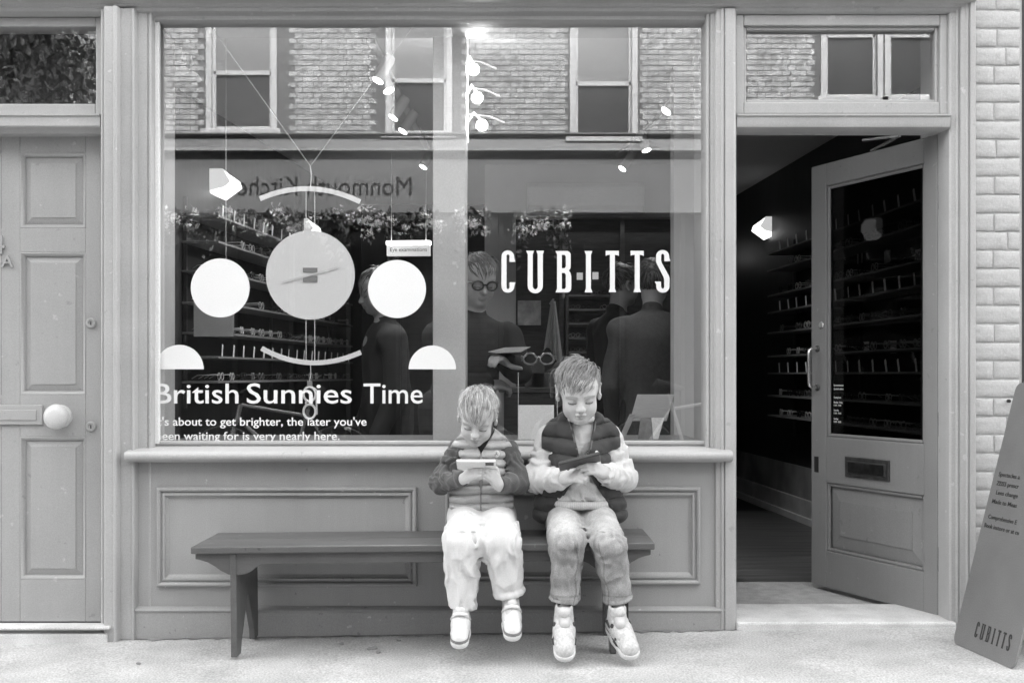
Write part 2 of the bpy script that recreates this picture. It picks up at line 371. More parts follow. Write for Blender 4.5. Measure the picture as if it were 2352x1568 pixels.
# the open shop door, swung inwards
door = MB(); W, DT = 0.80, 0.045
dz0, dz1 = 0.062, 2.062
def L(s): return -s
door.box(-0.075, 0, 0, DT, dz0, dz1).box(-W, -0.693, 0, DT, dz0, dz1)
door.box(-0.693, -0.075, 0.0005, DT - .0005, 1.955, dz1).box(-0.693, -0.075, 0.0005, DT - .0005, 0.556, 0.773).box(-0.693, -0.075, 0.0005, DT - .0005, dz0, 0.235)
sdoor = door.build('shop_door', shop_door_paint, shop, bevel=0.004)
sdoor.location = (1.765, 0.10, 0); sdoor.rotation_euler = (0, 0, math.radians(-66))
MB().box(-0.694, -0.074, 0.020, 0.026, 0.772, 1.956).build('pane', glass('door glass', 0.012, 0.4), sdoor)
pb = MB(); w = 0.016
for x0_, x1_, z0_, z1_ in ((-.693, -.677, .773, 1.955), (-.091, -.075, .773, 1.955), (-.677, -.091, .773, .789), (-.677, -.091, 1.939, 1.955),
                           (-.693, -.677, .235, .556), (-.091, -.075, .235, .556), (-.677, -.091, .235, .251), (-.677, -.091, .540, .556)):
    pb.box(x0_, x1_, 0.007, 0.02, z0_, z1_)
pb.build('glazing_bead', shop_door_paint, sdoor, bevel=0.006)
def raised(mb, x0, x1, z0, z1, y_back, y_top, edge):
    mb.add([(x0, y_back, z0), (x1, y_back, z0), (x1, y_back, z1), (x0, y_back, z1), (x0 + edge, y_top, z0 + edge), (x1 - edge, y_top, z0 + edge), (x1 - edge, y_top, z1 - edge), (x0 + edge, y_top, z1 - edge)],
           [(4, 5, 6, 7), (0, 1, 5, 4), (1, 2, 6, 5), (2, 3, 7, 6), (3, 0, 4, 7)])
    e2 = edge + 0.003
    mb.box(x0 + e2, x1 - e2, y_top - 0.004, y_top + 0.002, z0 + e2, z1 - e2); return mb
raised(MB(), -.677, -.091, .251, .540, 0.024, 0.014, 0.06).build('panel', shop_door_paint, sdoor, bevel=0.0015)
lp = MB(); lp.box(-.555, -.272, -.008, .002, .597, .690); lp.box(-.535, -.292, -.012, -.006, .614, .672)
lp_m = mat('tarnished plate', 0.10, 0.35, 0.3, 25.0, metal=0.6)
plate = lp.build('letter_plate', lp_m, sdoor, bevel=0.004)
MB().box(-.529, -.298, -.0150, -.0122, .620, .667).build('flap', mat('letter flap', 0.07, 0.3, 0.3, 30, metal=0.8), plate, bevel=0.003)
MB().box(-.775, -.747, -.003, .002, .60, .675).build('lock_plate', black_metal, sdoor, bevel=0.001)
pull = [(-.655, 0.002, 1.190), (-.655, -.035, 1.190), (-.655, -.048, 1.180), (-.655, -.05, 1.165), (-.655, -.05, 1.03), (-.655, -.048, 1.015), (-.655, -.035, 1.005), (-.655, 0.002, 1.005)]
smooth_by_angle(MB().tube([(x - .10, y, z) for x, y, z in pull], 0.0085, 10).build('pull_handle', bright_metal, sdoor))
smooth_by_angle(MB().tube([(x - .10, DT - y, z) for x, y, z in pull], 0.0085, 10).build('pull_handle', bright_metal, sdoor))
for z in (1.19, 1.005, 1.30):
    smooth_by_angle(MB().lathe([(0.0, -.006), (.014, -.006), (.018, -.002), (.018, .003)], (-.725 if z > 1.2 else -.755, 0, z), 'y', 16).build('handle_rose', bright_metal if z > 1.2 else lp_m, sdoor))
for z in (0.30, 0.86, 1.80):
    h = MB().box(-0.002, 0.003, 0.004, DT - .004, z - .05, z + .05); h.tube([(0.006, DT, z - .055), (0.006, DT, z + .055)], 0.007, 8)
    smooth_by_angle(h.build('hinge', bright_metal, sdoor))
lines = [('Eye examinations', 1.012, .066), ('Spectacle makers', .995, .066), ('Opening hours', .955, .05), ('Monday - Friday', .932, .06), ('11:00 - 19:00', .918, .05),
         ('Saturday', .895, .034), ('11:00 - 19:00', .881, .05), ('Sunday', .855, .03), ('12:00 - 18:00', .841, .05)]
for s_, z_, w_ in lines:
    text('door_lettering', s_, vinyl, sdoor, -.660, -.660 + w_, z_, 0.0185, cap=0.0085, thick=0.01, ext=0.0003)
cl = MB().tube([(-.42, .03, dz1 + .012), (-.15, -.06, dz1 + .018), (-.33, -.10, dz1 + .03)], 0.007, 6); cl.box(-.20, -.02, .05, .10, dz1 - .07, dz1 - .005)
cl.build('door_closer', bright_metal, sdoor)

# brick pier at the right-hand end, every painted brick its own piece
pier_core = MB().box(PX(2234, 0), PX(2345, 0), -0.0065, 0.30, -0.02, zt(-120)).build('brick_pier', mortar_paint, shop)
rng = random.Random(5)
bx0, bx1 = PX(2233, -.02), PX(2346, -.02)
brick_meshes = {}
def rough_brick(w, h, d, seed):
    r = random.Random(seed); k_ = max(3, int(w / 0.022)); us = [0, .0035 / w] + [.0035 / w + (1 - .007 / w) * i / k_ for i in range(1, k_)] + [1 - .0035 / w, 1]; ws = [0, .0035 / h, .35, .65, 1 - .0035 / h, 1]; nx, nz = len(us) - 1, len(ws) - 1; vs = []; fs = []
    for k in range(nz + 1):
        for i in range(nx + 1):
            u, v = us[i], ws[k]; e = min(i, nx - i, k, nz - k)
            y = -d + (0.0030 if e == 0 else 0.0) + r.uniform(-.0010, .0010)
            if e == 0 and r.random() < .10: y += r.uniform(.001, .004)
            vs.append(((u - .5) * w + (r.uniform(-.0012, .0012) if e == 0 else 0), y, (v - .5) * h + (r.uniform(-.0015, .0015) if e == 0 else 0)))
    for k in range(nz):
        for i in range(nx): a = k * (nx + 1) + i; fs.append((a, a + 1, a + nx + 2, a + nx + 1))
    rim = [i for i in range(nx + 1)] + [k * (nx + 1) + nx for k in range(1, nz + 1)] + [nz * (nx + 1) + i for i in range(nx - 1, -1, -1)] + [k * (nx + 1) for k in range(nz - 1, 0, -1)]
    n0 = len(vs)
    for i in rim: vs.append((vs[i][0], 0.004, vs[i][2]))
    for j in range(len(rim)): a, b = rim[j], rim[(j + 1) % len(rim)]; fs.append((a, n0 + j, n0 + (j + 1) % len(rim), b))
    me = bpy.data.meshes.new('brick'); me.from_pydata(vs, [], fs); me.update()
    me.polygons.foreach_set('use_smooth', [True] * len(me.polygons)); me.materials.append(brick_paint); return me
course = 0.0747; zc = 0.0; row = 0
while zc < 2.62:
    cuts = [bx0, bx1]
    if row % 2 == 0: cuts = [bx0, bx0 + rng.uniform(.088, .105), bx1]
    elif row % 5 == 1: cuts = [bx0, bx0 + rng.uniform(.125, .15), bx1]
    for a, b in zip(cuts[:-1], cuts[1:]):
        w_ = b - a - .0045
        o = bpy.data.objects.new('brick', rough_brick(w_, course - .0065, 0.0068 + rng.uniform(-.001, .0015), rng.random())); COL.objects.link(o)
        o.location = ((a + b) / 2, -0.004, zc + course / 2); o.rotation_euler = (0, rng.uniform(-.008, .008), 0); o.parent = pier_core
    zc += course; row += 1
smooth_by_angle(MB().lathe([(0.0, -.012), (.007, -.012), (.007, .0)], (PX(2340 - 24, -.02) , -0.018, PZ(921, -.02)), 'y', 10).build('bolt', black_metal, pier_core))

# darker strip with an uneven edge along the foot of the wall
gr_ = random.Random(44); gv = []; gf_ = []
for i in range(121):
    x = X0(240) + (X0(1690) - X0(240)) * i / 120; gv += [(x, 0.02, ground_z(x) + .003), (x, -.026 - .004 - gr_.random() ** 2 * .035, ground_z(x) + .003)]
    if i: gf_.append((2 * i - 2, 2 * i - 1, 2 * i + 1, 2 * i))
gm_ = bpy.data.meshes.new('wall_foot_strip'); gm_.from_pydata(gv, [], gf_); gm_.update()
tag(link('wall_foot_strip', gm_, mat('dark ground strip', .27, .95, .3, 12, bump=.5, bscale=120)), 'dark strip with an uneven edge along the foot of the stall riser', 'ground strip', kind='stuff')
# front door of the neighbouring flat, at the left
FD = 0.12
fd = MB(); z_0, z_1 = PZ(1427, FD), PZ(303, FD)
cols = [(PX(-150, FD), PX(3, FD)), (PX(46, FD), PX(197, FD))]
rows = [(PZ(1330, FD), PZ(1003, FD)), (PZ(907, FD), PZ(580, FD)), (PZ(524, FD), PZ(351, FD))]
xl, xr = PX(-200, FD), PX(232, FD)
fd.box(xl, cols[0][0], FD, FD + .05, z_0, z_1).box(cols[1][1], xr, FD, FD + .05, z_0, z_1).box(cols[0][1], cols[1][0], FD + .0004, FD + .05, z_0, z_1)
for c in cols:
    zz = [z_0] + [v for r_ in rows for v in r_] + [z_1]
    for i in range(0, len(zz), 2): fd.box(c[0], c[1], FD + .0002, FD + .05, zz[i], zz[i + 1])
fdoor = fd.build('front_door', door_paint, shop, bevel=0.003)
for c in cols:
    for r_ in rows:
        e = 0.017
        mo = MB(); s4 = [(c[0], r_[0]), (c[1], r_[0]), (c[1], r_[1]), (c[0], r_[1])]; sg = [(1, 1), (-1, 1), (-1, -1), (1, -1)]
        vs = []
        for (cx, cz), (sx, sz) in zip(s4, sg):
            for d, y in ((0, 0.001), (0.004, -.001), (.009, .004), (.015, .012), (.017, .02)): vs.append((cx + sx * d, FD + y, cz + sz * d))
        fs = [(k * 5 + i, ((k + 1) % 4) * 5 + i, ((k + 1) % 4) * 5 + i + 1, k * 5 + i + 1) for k in range(4) for i in range(4)]
        smooth_by_angle(mo.add(vs, fs).build('panel_moulding', door_paint, fdoor), 60)
        raised(MB(), c[0] + e, c[1] - e, r_[0] + e, r_[1] - e, FD + .020, FD + .010, 0.024).build('panel', door_paint, fdoor, bevel=0.001)
lb = MB().box(PX(-40, FD), PX(100, FD), FD - .012, FD + .002, PZ(975, FD), PZ(930, FD)); lb.box(PX(-30, FD), PX(87, FD), FD - .016, FD - .008, PZ(965, FD), PZ(941, FD))
lb.build('letter_plate', door_paint, fdoor, bevel=0.003)
knob_m = mat('painted knob', 0.62, 0.3, 0.05, 20)
kx, kz = PX(140, FD), PZ(956, FD)
smooth_by_angle(MB().lathe([(0, -.078), (.024, -.077), (.040, -.070), (.050, -.058), (.052, -.048), (.046, -.038), (.028, -.028), (.02, -.02), (.022, -.012), (.045, -.008), (.048, 0.0)], (kx, FD, kz), 'y', 32).build('door_knob', knob_m, fdoor))
for py in (742, 979):
    c_ = (PX(210, FD), FD, PZ(py, FD))
    lk = smooth_by_angle(MB().lathe([(0, -.006), (.010, -.006), (.012, -.012), (.018, -.012), (.021, -.008), (.022, 0.002)], c_, 'y', 24).build('door_lock', mat('worn chrome', .55, .3, .1, 30, metal=.4), fdoor))
    MB().box(c_[0] - .002, c_[0] + .002, FD - .0075, FD - .005, c_[2] - .008, c_[2] + .006).build('keyhole', black_metal, lk)
text('door_number', '14', door_paint, fdoor, PX(-42, FD), PX(12, FD), PZ(583, FD), FD - .006, cap=44 / R, thick=0.012, ext=0.004)
text('door_number', 'A', door_paint, fdoor, PX(5, FD), PX(32, FD), PZ(613, FD), FD - .006, cap=28 / R, thick=0.012, ext=0.004)
# its frame, transom and fanlight
run('transom', [(0.2, PZ(300, 0)), (0.06, PZ(300, 0)), (0.05, PZ(296, 0)), (0.0, PZ(293, 0)), (-0.006, PZ(290, 0)), (-0.006, PZ(270, 0)), (-0.014, PZ(267, 0)), (-0.014, PZ(263, 0)), (0.02, PZ(261, 0)), (0.2, PZ(261, 0))], -3.2, X0(230.5))
fl = MB(); a0, a1 = PX(225, .07), X0(230.5); b0, b1, = PZ(242, .07), PZ(66, .07)
fl.box(a0, a1, 0.045, 0.12, PZ(261, 0) + .001, zt(31) - .001).box(-3.2, a0, 0.0455, 0.12, PZ(261, 0) + .001, b0).box(-3.2, a0, 0.0455, 0.12, b1, zt(31) - .001)
fl2 = fl.build('fanlight', paint, shop, bevel=0.005)
MB().box(-3.2, a0 + .005, 0.080, 0.086, b0 - .005, b1 + .005).build('pane', glass('flat fanlight glass', 0.075), fl2)
MB().box(-3.2, X0(229), 0.40, 0.42, -.05, 2.6).build('hall_wall', dark_wall, shop)
st = MB().box(-3.2, PX(250, -.05), -0.07, 0.30, -0.06, PZ(1429, FD) - .004); st.box(-3.2, PX(252, -.075), -0.078, 0.0, PZ(1446, -.07), PZ(1438, -.07))
st.build('door_step', stone, shop, bevel=0.006)
# ------------------------------------------------------------------ the far side of the street (seen mirrored in the glass)
OY = -10.8; VD = 15.44
def RX(px): return (px - 1176) * VD / F_PX
def RZ(py): return H_CAM - (py - 860) * VD / F_PX
far = empty('far_building', (0, 0, 0), 0, 'sunlit brick building across the street mirrored in the shop glass', 'building')
far_brick = mat('pale stock brick', 0.26, 0.85, 0.15, 1.2, bump=0.4, bscale=30, grain=0.2, gscale=9)
far_mortar = mat('far mortar', 0.09, 0.9, 0.1, 4)
trim_w = mat('far white trim', 0.36, 0.5, 0.04, 3)
far_fascia_m = mat('far fascia paint', 0.11, 0.5, 0.05, 2)
far_dark = mat('far shopfront black', 0.02, 0.35, 0.1, 3)
far_pane = mat('far window glass', 0.05, 0.08, 0.2, 1.0, spec=0.8)
blind = mat('far window blind', 0.14, 0.6, 0.05, 3)
def rel(o): return o
bpy.context.view_layer.update()
FB_Z0, FB_Z1 = RZ(312), 8.4
wins = [(490, 620, 295, 165, 20), (902, 1022, 305, 183, 20), (1325, 1448, 313, 190, 20), (1900, 2010, 222, 80, 12), (2046, 2156, 222, 80, 12)]
holes = [(RX(a) - .10, RX(b) + .10, RZ(c) - .08, RZ(c) + 1.62) for a, b, c, d, e in wins]
core = MB(); xs = sorted([-30, 30] + [h for H_ in holes for h in H_[:2]])
for a, b in zip(xs[:-1], xs[1:]):
    mid = (a + b) / 2; hh = [H_ for H_ in holes if H_[0] < mid < H_[1]]
    if hh: core.box(a, b, OY - .3, OY - .008, FB_Z0, hh[0][2]).box(a, b, OY - .3, OY - .008, hh[0][3], FB_Z1)
    else: core.box(a, b, OY - .3, OY - .008, FB_Z0, FB_Z1)
wall_o = rel(core.build('wall', far_mortar, far))
# bricks in Flemish bond over the part the glass mirrors
bk = MB(); rb = random.Random(3); z = FB_Z0; row = 0
while z < 6.9:
    x = -7.8 + (0.0 if row % 2 else 0.08)
    i = 0
    while x < 7.8:
        w_ = 0.215 if i % 2 == 0 else 0.1025
        x1_ = x + w_
        if not any(H_[0] - .02 < x1_ and x < H_[1] + .02 and H_[2] - .02 < z + .065 and z < H_[3] + .02 for H_ in holes):
            pr = rb.uniform(-.003, .003)
            bk.add([(x, OY + pr, z), (x1_, OY + pr, z), (x1_, OY + pr, z + .0635), (x, OY + pr, z + .0635), (x, OY - .012, z), (x1_, OY - .012, z), (x1_, OY - .012, z + .0635), (x, OY - .012, z + .0635)],
                   [(1, 0, 3, 2), (0, 4, 7, 3), (5, 1, 2, 6), (3, 7, 6, 2), (0, 1, 5, 4)])
        x = x1_ + .013; i += 1
    z += 0.0755; row += 1
tag(rel(bk.build('bricks', far_brick, wall_o)), kind='stuff')
for k, (a, b, c, d, e) in enumerate(wins):
    x0_, x1_, zb, zm = RX(a), RX(b), RZ(c), RZ(d); ztop = zb + 1.55
    f = MB(); t = 0.07
    f.box(x0_ - .10, x0_ - .02, OY - .05, OY + .03, zb - .02, ztop + .05).box(x1_ + .02, x1_ + .10, OY - .05, OY + .03, zb - .02, ztop + .05)
    f.box(x0_ - .02, x1_ + .02, OY - .12, OY - .06, zm - .03, zm + .03)
    for q, w_ in ((x0_, .02), (x1_ - .0, .02)): f.box(q - w_, q + w_, OY - .12, OY - .06, zb, ztop)
    f.box(x0_, x1_, OY - .12, OY - .06, zb - .02, zb + .04)
    wo = rel(f.build('window', trim_w, far, bevel=0.004))
    rel(MB().box(x0_ - .02, x1_ + .02, OY - .13, OY - .10, zb, zm).build('pane', far_pane, wo))
    rel(MB().box(x0_ - .02, x1_ + .02, OY - .13, OY - .095, zm, ztop).build('blind', blind, wo))
    rel(MB().box(x0_ - .16, x1_ + .16, OY - .1, OY + .09, zb - .09, zb - .02).build('sill', trim_w, wo, bevel=0.01))
sg = MB(); sec = [(OY - .3, RZ(490)), (OY + .06, RZ(490)), (OY + .06, RZ(356)), (OY + .16, RZ(352)), (OY + .16, RZ(344)), (OY + .07, RZ(340)), (OY + .05, RZ(316)), (OY + .12, RZ(312)), (OY + .12, RZ(309)), (OY - .3, RZ(309))]
fs_o = rel(sg.prism(sec, 'x', -30, 30).build('fascia', far_fascia_m, far))
rel(MB().box(-9.5, 9.5, OY + .161, OY + .175, RZ(351.5), RZ(345)).build('fascia_rim', mat('far rim', 0.22, .5), fs_o))
tx = text('fascia_lettering', 'Monmouth Kitchen', far_dark, fs_o, RX(946), RX(522), RZ(450), OY + .064, cap=.275, thick=-0.004, ext=0.004)
# dark ground-floor shopfront: black brick piers, black glazing bars, dark glass
dk_brick = mat('black painted brick', 0.03, 0.6, 0.3, 3, bump=0.4, bscale=30)
for xa, xb in ((-30, -4.75), (3.2, 30), (-1.55, -0.2)): pp = MB().box(xa, xb, OY - .3, OY, -.2, RZ(490) - .001).build('ground_floor_pier', mat('black mortar', 0.012, .8), far)
kb = MB(); z = 0.05; row = 0
while z < 3.2:
    for xa, xb in ((-7.5, -4.78), (-1.53, -0.22), (3.22, 5.0)):
        x = xa + (0 if row % 2 else .11)
        while x + .2 < xb:
            kb.box(x, x + .205, OY - .01, OY + .008 + rb.uniform(-.003, .003), z, z + .064); x += .2165
    z += .0755; row += 1
tag(rel(kb.build('bricks', dk_brick, pp)), kind='stuff')
for xa, xb, bars in ((-4.75, -1.55, (-4.7, -3.9, -3.1, -2.3, -1.6)), (-.2, 3.2, (-.15, .7, 1.55, 2.4, 3.15))):
    gl_o = MB().box(xa, xb, OY - .25, OY - .2, -.2, RZ(490) - .001).build('shop_window', mat('far shop glass', 0.012, 0.25, 0.3, .6), far)
    for x in bars: MB().box(x - .03, x + .03, OY - .2, OY - .1, -.1, RZ(490) - .001).build('glazing_bar', far_dark, gl_o)
# trailing flower planters under the far fascia
leaf_d = mat('leaf', 0.16, 0.5, 0.2, 8); bloom = mat('pale blossom', 0.85, 0.6, 0.1, 8)
def leaves_mesh(name, centers, size, m, parent, seed=1):
    r = random.Random(seed); mb = MB()
    for c in centers:
        c = Vector(c); s_ = size * r.uniform(.6, 1.3)
        M = Euler((r.uniform(0, 6.28), r.uniform(0, 6.28), r.uniform(0, 6.28))).to_matrix()
        q = [Vector((-.5, 0, 0)), Vector((0, -.28, .04)), Vector((.5, 0, 0)), Vector((0, .28, .04))]
        mb.add([c + (M @ v) * s_ for v in q], [(0, 1, 2), (0, 2, 3)])
    return mb.build(name, m, parent)
rp = random.Random(12)
for k, (cx, wd) in enumerate(((-4.3, .9), (-3.35, .9), (-2.35, .95), (-1.4, .9), (-.55, .5), (.4, .8))):
    pl = empty('hanging_planter', (cx, OY + .3, 3.05), 0, ('leftmost', 'second', 'third', 'fourth', 'fifth', 'rightmost')[k] + ' trough of trailing flowers mirrored below the far sign', 'planter', 'planters below the far fascia')
    b = MB().box(-wd / 2, wd / 2, -.12, .1, -.02, .12).build('trough', far_dark, pl, bevel=.01)
    for q in (-.4, .4): MB().tube([(wd * q, -.1, .1), (wd * q, -.3, .14)], .01, 6).build('bracket', far_dark, pl)
    cs = []; bs = []
    for i in range(420):
        a = rp.uniform(-wd / 2, wd / 2); dr = abs(rp.gauss(0, .14)) * (1 + .6 * math.sin(a * 9 + k))
        cs.append((a, rp.uniform(-.1, .2), .22 - dr * 1.5 + rp.uniform(-.05, .05)))
    for j in range(9):
        bx_, bz_ = rp.uniform(-wd / 2, wd / 2), rp.uniform(-.1, .25)
        for i in range(26): bs.append((bx_ + rp.gauss(0, .05), .15 + rp.uniform(-.05, .08), bz_ + rp.gauss(0, .04)))
    leaves_mesh('foliage', cs, .09, leaf_d, pl, k); leaves_mesh('blossom', bs, .06, bloom, pl, k + 50)
# street tree mirrored in the left fanlight
bark = mat('bark', 0.09, .9, .3, 12, bump=.6)
tree = empty('street_tree', (-5.75, -8.0, 0), 0, 'young leafy street tree mirrored in the fanlight over the left door', 'tree')
tk = MB().tube([(0, 0, -.1), (.03, .02, 1.2), (-.02, .0, 2.4), (.05, .03, 3.4), (.0, 0, 4.6), (.06, 0, 5.8)], [.11, .085, .07, .055, .035, .012], 10)
rt = random.Random(9); tips = []
for i in range(16):
    z_ = rt.uniform(2.9, 5.2); a = rt.uniform(0, 6.28); ln = rt.uniform(.6, 1.1) * (1 if z_ < 4.6 else .7)
    p0 = Vector((0, 0, z_)); p2 = p0 + Vector((math.cos(a) * ln, math.sin(a) * ln, ln * rt.uniform(.3, .8))); p1 = (p0 + p2) / 2 + Vector((0, 0, -.06))
    tk.tube([p0, p1, p2], [.025, .016, .006], 6); tips += [p1, p2, (p1 + p2) / 2, p2 + Vector((rt.uniform(-.2, .2), rt.uniform(-.2, .2), .1))]
smooth_by_angle(tk.build('trunk', bark, tree))
cs = []
for t_ in tips:
    for i in range(62): cs.append(t_ + Vector((rt.gauss(0, .17), rt.gauss(0, .17), rt.gauss(0, .16))))
leaves_mesh('crown', cs, .12, mat('tree leaf', 0.30, .4, .3, 5), tree, 4)
# dark building end behind the tree
nb = empty('far_dark_building', (-8.5, OY, 0), 0, 'dark painted house behind the street tree mirrored in the left fanlight', 'building')
MB().box(-4, 2.32, .02, .22, -.2, 7.2).build('wall', mat('dark house paint', 0.02, .7, .15, 2), nb)
for i, x in enumerate((-1.6, -.3, 1.0)):
    wv = MB().box(x - .40, x - .33, .2, .26, 4.2, 5.6).box(x + .33, x + .40, .2, .26, 4.2, 5.6).box(x - .40, x + .40, .2, .27, 4.15, 4.22).box(x - .33, x + .33, .2, .25, 4.87, 4.93).build('window', mat('dark frame', .05, .5), nb)
    MB().box(x - .33, x + .33, .221, .235, 4.22, 5.6).build('pane', far_pane, wv)

# bicycles standing in the street behind the camera
frame_l = mat('pale bike paint', 0.85, .3, .05, 5); frame_d = mat('silver bike paint', 0.75, .3, .05, 5); rubber = mat('rubber', .03, .7, .1, 10)
def bicycle(loc, rz, fm, label):
    b = empty('bicycle', loc, rz, label, 'bicycle', 'bicycles parked in the street')
    r = .335
    for wx in (-.51, .51):
        rim = MB().tube([(wx + (r - .018) * math.cos(a * math.pi / 20), 0, r + (r - .018) * math.sin(a * math.pi / 20)) for a in range(41)], .010, 6, False)
        wheel = smooth_by_angle(rim.build('wheel', bright_metal, b))
        smooth_by_angle(MB().tube([(wx + r * math.cos(a * math.pi / 20), 0, r + r * math.sin(a * math.pi / 20)) for a in range(41)], .014, 6, False).build('tyre', rubber, wheel))
        sp = MB()
        for a in range(14): sp.tube([(wx, 0, r), (wx + (r - .02) * math.cos(a * .4488), .006 * (-1) ** a, r + (r - .02) * math.sin(a * .4488))], .0018, 4)
        sp.build('spokes', bright_metal, wheel)
    bb, st_, hd, hl, ra, fa = Vector((-.09, 0, .29)), Vector((-.24, 0, .80)), Vector((.36, 0, .84)), Vector((.39, 0, .72)), Vector((-.51, .06, r)), Vector((.51, 0, r))
    f = MB().tube([bb, st_], .016).tube([st_ - Vector((-.01, 0, .06)), hd], .015).tube([bb, hl], .018).tube([hd, hl], .02)
    for s in (-1, 1):
        f.tube([bb + Vector((0, s * .03, 0)), Vector((-.51, s * .06, r))], .009).tube([st_ - Vector((0, 0, .05)), Vector((-.51, s * .06, r))], .008)
        f.tube([hl + Vector((0, s * .03, 0)), Vector((.45, s * .045, .5)), Vector((.51, s * .05, r))], .011)
    smooth_by_angle(f.build('frame', fm, b))
    smooth_by_angle(MB().tube([st_, st_ + Vector((-.03, 0, .11))], .013).build('seat_post', bright_metal, b))
    s_ = MB().tube([(-.40, 0, .925), (-.36, 0, .94), (-.26, 0, .93), (-.15, 0, .928), (-.12, 0, .92)], [.03, .075, .05, .022, .012], 10)
    sd = smooth_by_angle(s_.build('saddle', rubber, b)); sd.scale = (1, 1, 1)
    h = MB().tube([hd, hd + Vector((-.02, 0, .1))], .013).tube([(.36, -.28, .97), (.40, -.22, .96), (.36, -.05, .945), (.36, .05, .945), (.40, .22, .96), (.36, .28, .97)], .011)
    smooth_by_angle(h.build('handlebar', rubber, b))
    c = MB().lathe([(.0, -.01), (.09, -.01), (.09, .0), (.0, .0)], (-.09, -.05, .29), 'y', 20).tube([(-.09, -.07, .29), (-.02, -.08, .14)], .009).tube([(-.09, .07, .29), (-.16, .08, .44)], .009)
    c.box(-.07, .03, -.13, -.06, .125, .15).box(-.21, -.11, .06, .13, .43, .455)
    c.build('crank', rubber, b); return b
bicycle((1.66, -5.25, .018), 0, frame_l, 'pale framed bicycle mirrored at the right end of the display window')
bicycle((-2.05, -5.2, -.042), math.radians(180), frame_d, 'bicycle mirrored behind the white window lettering')
# ------------------------------------------------------------------ the inside of the shop
CEIL = 2.60
LW = [(-1.60, .32), (-1.80, 1.4), (-1.36, 5.5)]     # left wall line, in plan
RWL = [(2.26, .20), (2.10, 2.5), (1.885, 5.5)]      # right wall line
def lwx(y): return -1.80 + .1073 * (y - 1.4) if y > 1.4 else -1.80 - .2 * (1.4 - y)
def rwx(y): return 2.10 - .0717 * (y - 2.5)
tag(MB().box(-2.3, 2.45, .12, 5.7, -.05, .035).build('shop_floor', mat('dark floorboards', .045, .45, .5, 3.0, stretch=(.6, 9, 1), grain=.08)), kind='structure')
flb = bpy.data.objects['shop_floor']
fbm = mat('floorboard', .13, .42, .45, 4.0, stretch=(.5, 6, 1), grain=.08)
for i in range(24):
    MB().box(-.2, 2.3, .98 + i * .12, .98 + i * .12 + .117, .0345, .039).build('floorboard', fbm, flb, bevel=.002)
tag(MB().box(PX(1690, .2), 2.3, .332, .978, .02, .042).build('door_mat', mat('coir lobby mat', .42, .95, .15, 20, bump=.9, bscale=220, grain=.15)), 'worn pale entrance mat just inside the open shop door', 'door mat')
tag(MB().box(-2.4, 2.6, .30, 5.8, CEIL, CEIL + .1).build('shop_ceiling', ceil_mat), kind='structure')
lw = MB()
for (xa, ya), (xb, yb) in zip(LW[:-1], LW[1:]): lw.prism([(xa, ya), (xb, yb), (xb - .1, yb), (xa - .1, ya)], 'z', 0, CEIL - .002)
tag(lw.build('shop_wall_left', dark_wall), kind='structure')
rw = MB()
for (xa, ya), (xb, yb) in zip(RWL[:-1], RWL[1:]): rw.prism([(xa, ya), (xb, yb), (xb + .1, yb), (xa + .1, ya)], 'z', 0, CEIL - .002)
rwo = tag(rw.build('shop_wall_right', dark_wall), kind='structure')
sk = MB().prism([(rwx(.3) - .001, .3), (rwx(5.4) - .001, 5.4), (rwx(5.4) - .03, 5.4), (rwx(.3) - .03, .3)], 'z', .03, .20)
sk.build('skirting', mat('skirting paint', .6, .5, .2, 6, grain=.06), rwo, bevel=.004)
MB().prism([(rwx(.3) - .030, .3), (rwx(5.4) - .030, 5.4), (rwx(5.4) - .05, 5.4), (rwx(.3) - .05, .3)], 'z', .03, .085).build('skirting', mat('skirting pale', .78, .5, .1, 6), rwo, bevel=.004)
MB().prism([(rwx(.3) - .001, .3), (rwx(5.4) - .001, 5.4), (rwx(5.4) - .012, 5.4), (rwx(.3) - .012, .3)], 'z', .201, .42).build('dado', mat('scuffed dado', .32, .6, .3, 5, grain=.08), rwo)
tag(MB().box(-1.5, 2.0, 5.5, 5.6, 0, CEIL - .002).build('shop_wall_back', dark_wall), kind='structure')
# inner partition behind the counter, with its dark recess, and the pale stub wall by the entrance
tag(MB().box(-.20, PX(1185, 3.6), 3.6, 3.7, 0, CEIL - .002).box(PX(1185, 3.6), 1.20, 3.6, 3.7, PZ(500, 3.6), CEIL - .002).build('partition_wall', white_wall), kind='structure')
tag(MB().box(PX(1548, 1.0), 1.06, 1.0, 1.12, .03, CEIL - .002).build('stub_wall', white_wall), kind='structure')
tag(MB().box(PX(1185, 3.6) + .002, 1.20, 3.72, 3.78, .03, PZ(500, 3.6) - .002).build('recess_wall', dark_wood), kind='structure')
# steel-clad column behind the glass
colm = mat('column paint', .50, .45, .06, 2.0)
tag(MB().box(PX(994, .24), PX(1070, .24), .24, .42, .02, CEIL - .002).build('column', colm, bevel=.006), kind='structure')
# window board and back board of the display
MB().box(PX(372, .078), PX(1618, .078), .078, .60, .72, PZ(1013, .12)).build('window_board', mat('window board', .16, .35, .1, 4), shop, bevel=.004)
MB().box(-1.55, .80, .60, .62, .03, .74).build('display_back', dark_wall, shop)

